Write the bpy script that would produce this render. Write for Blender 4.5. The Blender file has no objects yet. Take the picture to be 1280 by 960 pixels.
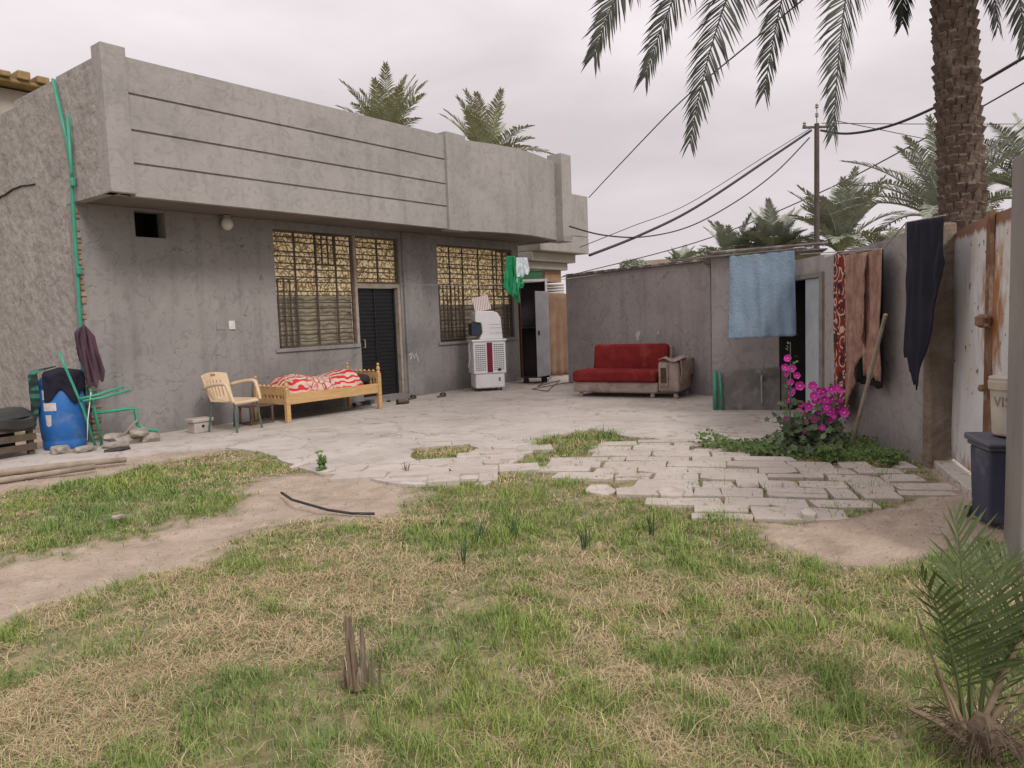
import bpy, bmesh, math, random
import numpy as np
from mathutils import Vector, Matrix, noise as mnoise
R = math.radians
SC = bpy.context.scene
COL = SC.collection
# ------------------------------------------------------------------ camera
H = 1.45
PITCH, ROLL, YAW, FPX = R(5.066), R(-2.058), R(37.970), 940.0
fw = Vector((math.cos(YAW)*math.cos(PITCH), math.sin(YAW)*math.cos(PITCH), -math.sin(PITCH)))
r0 = Vector((math.sin(YAW), -math.cos(YAW), 0)); u0 = r0.cross(fw)
cR = r0*math.cos(ROLL)+u0*math.sin(ROLL); cU = -r0*math.sin(ROLL)+u0*math.cos(ROLL)
cam = bpy.data.objects.new('camera', bpy.data.cameras.new('camera')); COL.objects.link(cam)
m = Matrix((cR, cU, -fw)).transposed().to_4x4(); m.translation = Vector((0, 0, H)); cam.matrix_world = m
cam.data.sensor_width = 36; cam.data.lens = FPX/1280*36; cam.data.clip_end = 2000; cam.data.clip_start = .05
SC.camera = cam
# ------------------------------------------------------------------ sky, sun, exposure
W = bpy.data.worlds.new("World"); SC.world = W; W.use_nodes = True
SUN_EL, SUN_AZ = R(42), R(252)          # direction towards the sun, azimuth ccw from +X
nt = W.node_tree; nt.nodes.clear()
def nd(nt, t, **k):
    n = nt.nodes.new(t)
    for a, v in k.items(): setattr(n, a, v)
    return n
out = nd(nt, 'ShaderNodeOutputWorld'); bg = nd(nt, 'ShaderNodeBackground')
sky = nd(nt, 'ShaderNodeTexSky', sky_type='NISHITA', sun_disc=False, sun_elevation=SUN_EL, sun_rotation=R(90)-SUN_AZ, air_density=1.5, dust_density=5)
hs = nd(nt, 'ShaderNodeHueSaturation'); hs.inputs['Saturation'].default_value = .12
nt.links.new(sky.outputs[0], hs.inputs['Color'])
# overcast veil: brighter towards the zenith, faint cloud structure
tc = nd(nt, 'ShaderNodeTexCoord'); sep = nd(nt, 'ShaderNodeSeparateXYZ'); nt.links.new(tc.outputs['Generated'], sep.inputs[0])
mr = nd(nt, 'ShaderNodeMapRange'); mr.inputs['From Min'].default_value = .0; mr.inputs['From Max'].default_value = 1.0
mr.inputs['To Min'].default_value = 6.4; mr.inputs['To Max'].default_value = 13.0
pw = nd(nt, 'ShaderNodeMath', operation='POWER'); mx0 = nd(nt, 'ShaderNodeMath', operation='MAXIMUM')
nt.links.new(sep.outputs[2], mx0.inputs[0]); mx0.inputs[1].default_value = 0
nt.links.new(mx0.outputs[0], pw.inputs[0]); pw.inputs[1].default_value = 1.6
nt.links.new(pw.outputs[0], mr.inputs['Value'])
mp = nd(nt, 'ShaderNodeMapping'); mp.inputs['Scale'].default_value = (1, 1, 3.0); nt.links.new(tc.outputs['Generated'], mp.inputs[0])
cn = nd(nt, 'ShaderNodeTexNoise'); cn.inputs['Scale'].default_value = 2.6; cn.inputs['Detail'].default_value = 6; cn.inputs['Distortion'].default_value = .3
nt.links.new(mp.outputs[0], cn.inputs['Vector'])
cr = nd(nt, 'ShaderNodeMapRange'); cr.inputs['From Min'].default_value = .3; cr.inputs['From Max'].default_value = .7
cr.inputs['To Min'].default_value = .86; cr.inputs['To Max'].default_value = 1.16
nt.links.new(cn.outputs[0], cr.inputs['Value'])
mu = nd(nt, 'ShaderNodeMath', operation='MULTIPLY'); nt.links.new(mr.outputs[0], mu.inputs[0]); nt.links.new(cr.outputs[0], mu.inputs[1])
vc = nd(nt, 'ShaderNodeVectorMath', operation='SCALE'); vc.inputs[0].default_value = (1.0, .915, .945); nt.links.new(mu.outputs[0], vc.inputs['Scale'])
mxc = nd(nt, 'ShaderNodeMix', data_type='RGBA'); mxc.inputs[0].default_value = .93
nt.links.new(hs.outputs[0], mxc.inputs[6]); nt.links.new(vc.outputs[0], mxc.inputs[7])
nt.links.new(mxc.outputs[2], bg.inputs['Color']); bg.inputs['Strength'].default_value = .1
nt.links.new(bg.outputs[0], out.inputs['Surface'])
sl = bpy.data.lights.new('sun', 'SUN'); sl.energy = 1.5; sl.angle = R(16); sl.color = (1, .95, .88)
sun = bpy.data.objects.new('sun', sl); COL.objects.link(sun)
sd = Vector((math.cos(SUN_EL)*math.cos(SUN_AZ), math.cos(SUN_EL)*math.sin(SUN_AZ), math.sin(SUN_EL)))
sun.rotation_euler = sd.to_track_quat('Z', 'Y').to_euler()
SC.view_settings.view_transform = 'Standard'; SC.view_settings.look = 'None'; SC.view_settings.gamma = 1
SC.view_settings.exposure = 0.18
SC.render.engine = 'CYCLES'; SC.cycles.max_bounces = 6; SC.cycles.transparent_max_bounces = 6

# ------------------------------------------------------------------ survey helpers: where a sight line meets a surface
def ray(x, y): return cR*((x-640)/FPX) + cU*(-(y-480)/FPX) + fw
O = Vector((0, 0, H))
def g(x, y, z=0): d = ray(x, y); return O+d*((z-H)/d.z)
def pY(x, y, Y): d = ray(x, y); return O+d*(Y/d.y)
def pX(x, y, X): d = ray(x, y); return O+d*(X/d.x)
def at(x, y, D): return O+ray(x, y)*D
def pl(x, y, A, B):
    n = Vector((-(B[1]-A[1]), B[0]-A[0], 0)); d = ray(x, y); P = Vector((A[0], A[1], 0))
    return O+d*(n.dot(P-O)/n.dot(d))
# ------------------------------------------------------------------ materials
MATS = {}
def mat(name, c1, c2=None, scale=4, rough=.85, bump=.15, bscale=30, c3=None, s3=1.2, metal=0, lo=.35, hi=.65, spec=.3, stretch=(1, 1, 1), fn=None, bdist=.02):
    if name in MATS: return MATS[name]
    M = bpy.data.materials.new(name); M.use_nodes = True; t = M.node_tree; P = t.nodes['Principled BSDF']
    P.inputs['Roughness'].default_value = rough; P.inputs['Metallic'].default_value = metal; P.inputs['Specular IOR Level'].default_value = spec
    L = t.links.new
    co = nd(t, 'ShaderNodeTexCoord'); mpn = nd(t, 'ShaderNodeMapping'); mpn.inputs['Scale'].default_value = stretch; L(co.outputs['Object'], mpn.inputs[0])
    def noise_fac(s, lo, hi, detail=6):
        n = nd(t, 'ShaderNodeTexNoise'); n.inputs['Scale'].default_value = s; n.inputs['Detail'].default_value = detail; n.inputs['Roughness'].default_value = .6
        L(mpn.outputs[0], n.inputs['Vector']); r = nd(t, 'ShaderNodeMapRange'); r.inputs['From Min'].default_value = lo; r.inputs['From Max'].default_value = hi
        L(n.outputs[0], r.inputs['Value']); return r.outputs[0]
    if c2 is None: c2 = tuple(v*.8 for v in c1)
    mx = nd(t, 'ShaderNodeMix', data_type='RGBA'); mx.inputs[6].default_value = (*c1, 1); mx.inputs[7].default_value = (*c2, 1); L(noise_fac(scale, lo, hi), mx.inputs[0]); col = mx.outputs[2]
    if c3:
        m2 = nd(t, 'ShaderNodeMix', data_type='RGBA'); L(col, m2.inputs[6]); m2.inputs[7].default_value = (*c3, 1); L(noise_fac(s3, .52, .72), m2.inputs[0]); col = m2.outputs[2]
    if fn: col = fn(t, co, mpn, col)
    L(col, P.inputs['Base Color'])
    if bump:
        n = nd(t, 'ShaderNodeTexNoise'); n.inputs['Scale'].default_value = bscale; n.inputs['Detail'].default_value = 5; L(mpn.outputs[0], n.inputs['Vector'])
        b = nd(t, 'ShaderNodeBump'); b.inputs['Strength'].default_value = bump; b.inputs['Distance'].default_value = bdist; L(n.outputs[0], b.inputs['Height']); L(b.outputs[0], P.inputs['Normal'])
    MATS[name] = M; return M
def ramp_mix(t, fac, a, col, invert=False):
    m2 = nd(t, 'ShaderNodeMix', data_type='RGBA'); t.links.new(fac, m2.inputs[0])
    if invert: t.links.new(col, m2.inputs[7]); m2.inputs[6].default_value = (*a, 1)
    else: t.links.new(col, m2.inputs[6]); m2.inputs[7].default_value = (*a, 1)
    return m2.outputs[2]
def mrange(t, src, a, b, c=0, d=1):
    r = nd(t, 'ShaderNodeMapRange'); r.inputs[1].default_value = a; r.inputs[2].default_value = b; r.inputs[3].default_value = c; r.inputs[4].default_value = d
    t.links.new(src, r.inputs[0]); return r.outputs[0]
# ------------------------------------------------------------------ mesh builder
class B:
    def __init__(s): s.v = []; s.f = []; s.c = None
    def add(s, vs, fs):
        n = len(s.v); s.v += [tuple(v) for v in vs]; s.f += [tuple(i+n for i in f) for f in fs]; return s
    def box(s, x0, x1, y0, y1, z0, z1, M=None):
        vs = [Vector(p) for p in [(x0,y0,z0),(x1,y0,z0),(x1,y1,z0),(x0,y1,z0),(x0,y0,z1),(x1,y0,z1),(x1,y1,z1),(x0,y1,z1)]]
        if M: vs = [M@v for v in vs]
        return s.add(vs, [(3,2,1,0),(4,5,6,7),(0,1,5,4),(1,2,6,5),(2,3,7,6),(3,0,4,7)])
    def prism(s, pts, z0, z1, M=None):          # pts ccw
        n = len(pts); zt = z1 if hasattr(z1, '__len__') else [z1]*n
        vs = [Vector((p[0],p[1],z0)) for p in pts]+[Vector((p[0],p[1],zt[i])) for i, p in enumerate(pts)]
        if M: vs = [M@v for v in vs]
        return s.add(vs, [tuple(range(n))[::-1], tuple(range(n, 2*n))]+[(i,(i+1)%n,(i+1)%n+n,i+n) for i in range(n)])
    def bar(s, a, b, w, h=None):                # rectangular bar from a to b
        a, b = Vector(a), Vector(b); d = b-a; q = d.to_track_quat('Z','Y').to_matrix().to_4x4(); h = h or w
        return s.box(-w/2, w/2, -h/2, h/2, 0, d.length, Matrix.Translation(a)@q)
    def tube(s, pts, r, n=8, cap=True):
        pts = [Vector(p) for p in pts]; k = len(pts); rs = r if hasattr(r, '__len__') else [r]*k
        base = len(s.v); up = None
        for i, p in enumerate(pts):
            d = (pts[min(i+1,k-1)]-pts[max(i-1,0)]).normalized()
            if up is None: up = Vector((0,0,1)) if abs(d.z) < .9 else Vector((1,0,0))
            a = d.cross(up).normalized(); up = a.cross(d).normalized(); b = up
            for j in range(n):
                t = 2*math.pi*j/n; s.v.append(tuple(p+(a*math.cos(t)+b*math.sin(t))*rs[i]))
        for i in range(k-1):
            for j in range(n):
                s.f.append((base+i*n+j, base+i*n+(j+1)%n, base+(i+1)*n+(j+1)%n, base+(i+1)*n+j))
        if cap: s.f.append(tuple(base+j for j in range(n))[::-1]); s.f.append(tuple(base+(k-1)*n+j for j in range(n)))
        return s
    def lathe(s, prof, n=24, c=(0,0,0), wob=0, seed=0):
        rnd = random.Random(seed); base = len(s.v); k = len(prof)
        w = [1+wob*rnd.uniform(-1,1) for _ in range(n)]
        for r, z in prof:
            for j in range(n):
                t = 2*math.pi*j/n; s.v.append((c[0]+r*w[j]*math.cos(t), c[1]+r*w[j]*math.sin(t), c[2]+z))
        for i in range(k-1):
            for j in range(n): s.f.append((base+i*n+j, base+i*n+(j+1)%n, base+(i+1)*n+(j+1)%n, base+(i+1)*n+j))
        s.f.append(tuple(base+j for j in range(n))[::-1]); s.f.append(tuple(base+(k-1)*n+j for j in range(n)))
        return s
    def grid(s, fn, nu, nv):
        base = len(s.v)
        for i in range(nu+1):
            for j in range(nv+1): s.v.append(tuple(fn(i/nu, j/nv)))
        for i in range(nu):
            for j in range(nv):
                a = base+i*(nv+1)+j; s.f.append((a, a+nv+1, a+nv+2, a+1))
        return s
    def rock(s, c, sx, sy, sz, seed=0, rot=0, n=2):
        bm = bmesh.new(); bmesh.ops.create_icosphere(bm, subdivisions=n, radius=1)
        cr, sr = math.cos(rot), math.sin(rot)
        vs = []
        for v in bm.verts:
            q = v.co.copy(); e = .55
            q = Vector([math.copysign(abs(a)**e, a) for a in q]); q *= 1+.28*mnoise.noise(v.co*1.7+Vector((seed*3.1,seed,0)))
            x, y, z = q.x*sx, q.y*sy, q.z*sz
            vs.append((c[0]+x*cr-y*sr, c[1]+x*sr+y*cr, c[2]+z))
        s.add(vs, [tuple(v.index for v in f.verts) for f in bm.faces]); bm.free(); return s
FR = {}   # frames: object -> world matrix of its local frame
def empty(name, label, cat, loc=(0,0,0), rz=0, group=None):
    o = bpy.data.objects.new(name, None); COL.objects.link(o); o.location = loc; o.rotation_euler = (0,0,rz); o.empty_display_size = .2
    FR[o] = Matrix.Translation(Vector(loc))@Matrix.Rotation(rz, 4, 'Z'); o['label'] = label; o['category'] = cat
    if group: o['group'] = group
    return o
def obj(name, b, M, parent=None, world=False, smooth=False, bevel=0, solid=0, sub=0, base=None, label=None, seg=2):
    me = bpy.data.meshes.new(name); F = Matrix.Identity(4)
    if parent is not None: F = FR[parent]
    elif base is not None: F = Matrix.Translation(Vector(base))
    vs = b.v
    if (world and parent is not None) or (base is not None and parent is None):
        I = F.inverted(); vs = [tuple(I@Vector(v)) for v in vs]
    me.from_pydata([tuple(v) for v in vs], [], b.f)
    me.materials.append(M); me.validate()
    if smooth: me.polygons.foreach_set('use_smooth', [True]*len(me.polygons))
    o = bpy.data.objects.new(name, me); COL.objects.link(o); FR[o] = F
    if parent is not None: o.parent = parent
    elif base is not None: o.location = base
    if solid: q = o.modifiers.new('thick', 'SOLIDIFY'); q.thickness = solid; q.offset = 0
    if bevel: q = o.modifiers.new('bevel', 'BEVEL'); q.width = bevel; q.segments = seg; q.limit_method = 'ANGLE'; q.angle_limit = R(40)
    if sub: q = o.modifiers.new('sub', 'SUBSURF'); q.levels = sub; q.render_levels = sub
    if label: o['label'] = label
    return o
def tag(o, label, cat, group=None):
    o['label'] = label; o['category'] = cat
    if group: o['group'] = group
    return o
def struct(o): o['kind'] = 'structure'; return o
def stuff(o, label=None, cat=None):
    o['kind'] = 'stuff'
    if label: o['label'] = label
    if cat: o['category'] = cat
    return o
def copy_thing(o, loc=None, rz=None, label=None, parent=None):
    c = o.copy(); COL.objects.link(c)
    if parent is not None: c.parent = parent
    if loc is not None: c.location = loc
    if rz is not None: c.rotation_euler = (0,0,rz)
    if label: c['label'] = label
    for ch in [x for x in list(COL.objects) if x.parent == o and x != c]: copy_thing(ch, parent=c)
    return c
# value noise in numpy
def _hash(ix, iy, seed):
    h = (ix.astype(np.int64)*374761393 + iy.astype(np.int64)*668265263 + seed*1442695041) & 0xffffffff
    h = ((h ^ (h >> 13))*1274126177) & 0xffffffff
    return ((h ^ (h >> 16)) & 0xffff)/65535.0
def vnoise(x, y, s, seed=0):
    x = np.asarray(x, float)*s+1000; y = np.asarray(y, float)*s+1000; ix = np.floor(x); iy = np.floor(y); fx = x-ix; fy = y-iy
    fx = fx*fx*(3-2*fx); fy = fy*fy*(3-2*fy)
    a = _hash(ix,iy,seed); b = _hash(ix+1,iy,seed); c = _hash(ix,iy+1,seed); d = _hash(ix+1,iy+1,seed)
    return (a*(1-fx)+b*fx)*(1-fy)+(c*(1-fx)+d*fx)*fy
def fbm(x, y, s, seed=0): return .5*vnoise(x,y,s,seed)+.3*vnoise(x,y,s*2.1,seed+1)+.2*vnoise(x,y,s*4.3,seed+2)
def inside(px, py, poly):
    px = np.asarray(px, float); py = np.asarray(py, float); r = np.zeros(px.shape, bool); n = len(poly)
    for i in range(n):
        x1, y1 = poly[i]; x2, y2 = poly[(i+1)%n]
        if y1 == y2: continue
        c = ((y1 > py) != (y2 > py)) & (px < (x2-x1)*(py-y1)/(y2-y1)+x1); r ^= c
    return r
def sdist(px, py, poly, closed=True):          # distance to outline
    d = np.full(np.shape(px), 1e9); n = len(poly)
    for i in range(n if closed else n-1):
        x1, y1 = poly[i]; x2, y2 = poly[(i+1)%n]; dx, dy = x2-x1, y2-y1
        t = np.clip(((px-x1)*dx+(py-y1)*dy)/(dx*dx+dy*dy+1e-9), 0, 1); d = np.minimum(d, np.hypot(px-x1-t*dx, py-y1-t*dy))
    return d
def pixel_of(x, y, z):
    dx, dy, dz = x, y, z-H
    a = dx*cR.x+dy*cR.y+dz*cR.z; b = dx*cU.x+dy*cU.y+dz*cU.z; c = dx*fw.x+dy*fw.y+dz*fw.z
    return 640+FPX*a/np.maximum(c,1e-3), 480-FPX*b/np.maximum(c,1e-3), c
# ================================================================== SETTING
# courtyard outline and lawn
CY = [(2.2,8.9),(3.2,8.85),(4.37,8.74),(4.94,8.31),(5.0,7.6),(4.85,7.1),(4.62,6.4),(4.53,5.95),(4.72,5.6),(4.6,5.15),(4.64,4.74),(5.12,4.4),(5.6,4.45),
      (5.95,4.62),(6.7,4.9),(7.15,5.3),(8.0,5.0),(7.75,4.2),(7.75,3.5),(8.1,2.6),(8.3,2.1),(8.8,2.15),(12,4),(19,8),(19,13),(4.3,13),(4.3,10.6),(2.2,10.4)]
HOLE = [(5.5,5.6),(5.95,6.2),(6.5,5.75),(6.35,5.45),(5.85,5.25)]        # grassy gap in the concrete
DIRT_R = [(5.2,1.9),(4.85,1.65),(4.5,1.2),(4.6,.95),(5.05,.72),(5.5,.5),(5.0,0),(6,-.5),(7.5,.6),(7.4,1.1),(6.6,1.2),(5.8,1.4),(5.3,1.7)]
PATH = [(-.5,5.0),(.8,5.1),(1.6,5.0),(2.4,4.95),(3.0,5.1),(3.6,5.2),(4.2,5.2)]
PATCH = [(3.55,5.35),(3.75,6.0),(4.3,6.3),(4.6,5.9),(4.6,5.2),(4.3,4.5),(3.8,4.35),(3.55,4.7)]
LEFTD = [(-2,12),(-2,8.0),(2.5,8.15),(3.4,8.2),(4.35,8.35),(4.8,8.3),(5,10.5),(4.3,12)]
BED = [(7.75,3.5),(7.35,3.2),(7.3,2.3),(7.45,1.6),(7.7,1.35),(8.75,2.1),(8.1,2.65)]        # leafy weeds under the hollyhock
PAVE = [(5.8,4.05),(6.2,4.4),(6.8,4.25),(7.75,4.3),(7.75,3.5),(7.45,3.2),(7.3,2.4),(7.3,1.7),(7.55,1.25),(7.2,1.05),(6.5,.95),(6.04,1.08),(5.45,1.3),(5.1,1.55),(5.0,2.0),(5.05,2.6),(5.15,3.1),(5.35,3.5)]
def soft(x, y, poly, w=.12): 
    d = sdist(x,y,poly); i = inside(x,y,poly); return np.clip(.5+np.where(i,d,-d)/(2*w), 0, 1)
def cover(x, y):
    """0 bare earth .. 1 full grass"""
    n = fbm(x,y,1.3,5); n2 = .5*fbm(x,y,4,9)+.5*fbm(x,y,17,19)
    wob = (n2-.5)*.75
    c = np.clip(.72+(n-.34)*2.2, .62, 1)
    dp = sdist(x,y,PATH,False); w = np.interp(x,[0,1.6,3.2,4.2],[.52,.42,.18,.32])
    c = np.minimum(c, np.clip((dp+wob-w)/.35, 0, 1))
    for P in (PATCH, DIRT_R, LEFTD):
        d = sdist(x,y,P); i = inside(x,y,P); c = np.minimum(c, np.clip((np.where(i,-d,d)+wob*.7)/.30, 0, 1))
    c = np.where(inside(x,y,PAVE), 1.0, c)
    return c
def height(x, y):
    z = (fbm(x,y,1.1,3)-.5)*.07+(fbm(x,y,4,7)-.5)*.03+(fbm(x,y,14,8)-.5)*.012-.02
    dp = sdist(x,y,PATH,False); z -= .035*np.clip(1-dp/.6,0,1)
    k = np.maximum(soft(x,y,CY,.15), soft(x,y,PAVE,.1)); z = z*(1-k)+(-.026)*k
    r = np.hypot(x-4,y-4); return np.where(r > 14, z*.3-.02, z)
def axis(lo, hi, fine0, fine1, st):
    a = [fine0]; s = st
    while a[0] > lo: s *= 1.35; a.insert(0, a[0]-s)
    f = list(np.arange(fine0, fine1, st))[1:]; a += f; s = st
    while a[-1] < hi: s *= 1.35; a.append(a[-1]+s)
    return np.array(a)
def build_ground():
    xs = axis(-150, 200, -1.5, 9.5, .06); ys = axis(-150, 250, -1.5, 9.5, .06)
    X, Y = np.meshgrid(xs, ys, indexing='ij'); Z = height(X,Y); nx, ny = X.shape
    me = bpy.data.meshes.new('ground'); V = np.stack([X,Y,Z],-1).reshape(-1,3)
    i = np.arange(nx-1)[:,None]*ny+np.arange(ny-1)[None,:]; q = np.stack([i,i+ny,i+ny+1,i+1],-1).reshape(-1,4)
    me.vertices.add(len(V)); me.vertices.foreach_set('co', V.ravel()); me.loops.add(q.size); me.loops.foreach_set('vertex_index', q.ravel())
    me.polygons.add(len(q)); me.polygons.foreach_set('loop_start', np.arange(0,q.size,4)); me.polygons.foreach_set('use_smooth', np.ones(len(q),bool))
    me.update(calc_edges=True)
    a = me.attributes.new('cover','FLOAT','POINT'); a.data.foreach_set('value', cover(X,Y).ravel())
    def fn(t, co, mpn, col):
        at_ = nd(t,'ShaderNodeAttribute',attribute_name='cover')
        th = nd(t,'ShaderNodeMix',data_type='RGBA'); th.inputs[6].default_value=(.27,.225,.125,1); th.inputs[7].default_value=(.13,.135,.055,1)
        n = nd(t,'ShaderNodeTexNoise'); n.inputs['Scale'].default_value=9; n.inputs['Detail'].default_value=8; t.links.new(mpn.outputs[0],n.inputs['Vector'])
        t.links.new(mrange(t,n.outputs[0],.4,.6),th.inputs[0])
        m2 = nd(t,'ShaderNodeMix',data_type='RGBA'); t.links.new(mrange(t,at_.outputs['Fac'],.1,.7),m2.inputs[0]); t.links.new(col,m2.inputs[6]); t.links.new(th.outputs[2],m2.inputs[7])
        return m2.outputs[2]
    me.materials.append(mat('earth',(.43,.35,.275),(.33,.26,.20),4.5,.95,1.0,28,c3=(.26,.20,.15),s3=3.6,fn=fn,bdist=.02))
    o = bpy.data.objects.new('ground', me); COL.objects.link(o); struct(o)
build_ground()
def floor_fn(t, co, mpn, col):
    L = t.links.new; n3 = nd(t,'ShaderNodeTexNoise'); n3.inputs['Scale'].default_value=4; n3.inputs['Detail'].default_value=10; n3.inputs['Distortion'].default_value=1.2; L(co.outputs['Object'],n3.inputs['Vector'])
    c = ramp_mix(t, mrange(t,n3.outputs[0],.50,.66,0,.5), (.33,.28,.235), col)
    d = nd(t,'ShaderNodeVectorMath',operation='MULTIPLY_ADD'); L(n3.outputs['Color'],d.inputs[0]); d.inputs[1].default_value=(.35,.35,.35); L(co.outputs['Object'],d.inputs[2])
    v = nd(t,'ShaderNodeTexVoronoi'); v.feature='DISTANCE_TO_EDGE'; v.inputs['Scale'].default_value=.9; L(d.outputs[0],v.inputs['Vector'])
    c = ramp_mix(t, mrange(t,v.outputs['Distance'],.012,.003,0,.6), (.16,.13,.10), c)
    w = nd(t,'ShaderNodeTexNoise'); w.inputs['Scale'].default_value=60; w.inputs['Detail'].default_value=2; L(co.outputs['Object'],w.inputs['Vector'])
    return ramp_mix(t, mrange(t,w.outputs[0],.66,.72,0,.6), (.22,.18,.15), c)
CONC_F = mat('courtyard_concrete',(.52,.475,.43),(.44,.40,.355),1.3,.85,.35,40,c3=(.37,.33,.29),s3=.9,fn=floor_fn)
def jitter_poly(P, amp=.05, step=.18, seed=1, closed=True):
    out = []; rnd = random.Random(seed)
    for i in range(len(P)):
        a, b = Vector(P[i]), Vector(P[(i+1)%len(P)]); L = (b-a).length; n = max(1, int(L/step)) if L < 6 else 1
        for k in range(n):
            p = a.lerp(b, k/n); out.append((p.x+rnd.uniform(-amp,amp)*(k>0), p.y+rnd.uniform(-amp,amp)*(k>0)))
    return out
def slab_poly(name, P, z0, z1, M, hole=None, bevel=.006):
    bm = bmesh.new(); loops = []
    from mathutils.geometry import tessellate_polygon
    rings = [[Vector((p[0],p[1],z1)) for p in P]]+([[Vector((p[0],p[1],z1)) for p in hole]] if hole else [])
    tri = tessellate_polygon(rings); allv = [v for r in rings for v in r]; b = B(); n = len(allv)
    b.v = [tuple(v) for v in allv]+[(v.x,v.y,z0) for v in allv]
    for t in tri:
        a, c, d = (allv[i] for i in t); t = tuple(t)
        if (c-a).cross(d-a).z < 0: t = t[::-1]
        b.f.append(t)
    off = 0
    for r in rings:
        k = len(r); 
        for i in range(k): b.f.append((off+i, off+i+n, off+(i+1)%k+n, off+(i+1)%k))
        off += k
    return obj(name, b, M)
struct(slab_poly('courtyard_floor', jitter_poly(CY,.045,.16,4), -.09, 0.0, CONC_F, jitter_poly(HOLE,.04,.15,8)))
# loose laid stone paving (one pavement): irregular slabs cut from a skewed grid
def slab_fn(t, co, mpn, col):
    a = nd(t,'ShaderNodeAttribute',attribute_name='tone'); n = nd(t,'ShaderNodeTexNoise'); n.inputs['Scale'].default_value=11; n.inputs['Detail'].default_value=8; t.links.new(mpn.outputs[0],n.inputs['Vector'])
    c = ramp_mix(t, mrange(t,a.outputs['Fac'],0,1,0,.5), (.40,.355,.31), col); return ramp_mix(t, mrange(t,n.outputs[0],.54,.72,0,.55), (.31,.255,.20), c)
SLAB_M = mat('paving_stone',(.52,.47,.415),(.44,.39,.34),2.2,.85,.4,50,c3=(.40,.35,.30),s3=1.7,fn=slab_fn)
def paving(name, region, seed, sx, sy, ang, drop, zt=.002, jz=.008):
    rnd = random.Random(seed); b = B(); c0, s0 = math.cos(ang), math.sin(ang); cells = []; tones = []
    v = -14.0; row = 0
    while v < 14:
        h = sy*rnd.uniform(.65,1.25); u = -14+rnd.uniform(0,.4)
        while u < 14:
            w = sx*rnd.uniform(.6,1.4); t_ = rnd.random()
            if t_ < .14: cells += [(u,v,w,h*.45),(u,v+h*.45,w,h*.55)]
            elif t_ < .24: cells += [(u,v,w*.4,h),(u+w*.4,v,w*.6,h)]
            else: cells.append((u,v,w,h))
            u += w
        v += h; row += 1
    for (u,v,w,h) in cells:
        cx, cy = u+w/2, v+h/2; X, Y = cx*c0-cy*s0, cx*s0+cy*c0
        if not inside(np.array([X]),np.array([Y]),region)[0] or rnd.random() < drop: continue
        gp = rnd.uniform(.005,.017); q = [(u+gp,v+gp),(u+w-gp,v+gp),(u+w-gp,v+h-gp),(u+gp,v+h-gp)]
        q = [(a+rnd.uniform(-.022,.022),c+rnd.uniform(-.018,.018)) for a,c in q]
        # a knocked-off corner on some slabs
        if rnd.random() < .35:
            i = rnd.randrange(4); a, p, n_ = Vector(q[i-1]), Vector(q[i]), Vector(q[(i+1)%4]); q[i:i+1] = [tuple(p.lerp(a,rnd.uniform(.1,.35))), tuple(p.lerp(n_,rnd.uniform(.1,.35)))]
        cxs = [(a*c0-c*s0, a*s0+c*c0) for a,c in q]; z = zt+rnd.uniform(-jz,jz); tx, ty = rnd.uniform(-.02,.02), rnd.uniform(-.02,.02)
        # broken in two now and then
        n0 = len(b.v); b.prism(cxs, -.06, [z+(p[0]-X)*tx+(p[1]-Y)*ty for p in cxs]); tones += [rnd.random()]*(len(b.v)-n0)
    o = obj(name, b, SLAB_M, bevel=.004); a = o.data.attributes.new('tone','FLOAT','POINT'); a.data.foreach_set('value', tones); return struct(o)
paving('paving', PAVE, 11, .46, .30, R(-64), .04)
EDGE = [(4.5,6.0),(4.6,5.15),(4.45,4.9),(4.75,4.45),(5.2,4.3),(5.75,4.35),(5.4,4.8),(5.2,5.2),(4.9,5.7)]
paving('paving_edge', EDGE, 5, .42, .34, R(-50), .12, .02)
paving('paving_gap', [(5.7,5.3),(6.3,5.3),(6.9,5.1),(6.5,4.75),(5.95,4.6),(5.4,4.7),(5.4,5.2)], 6, .3, .25, R(-50), .25, .012)

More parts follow.
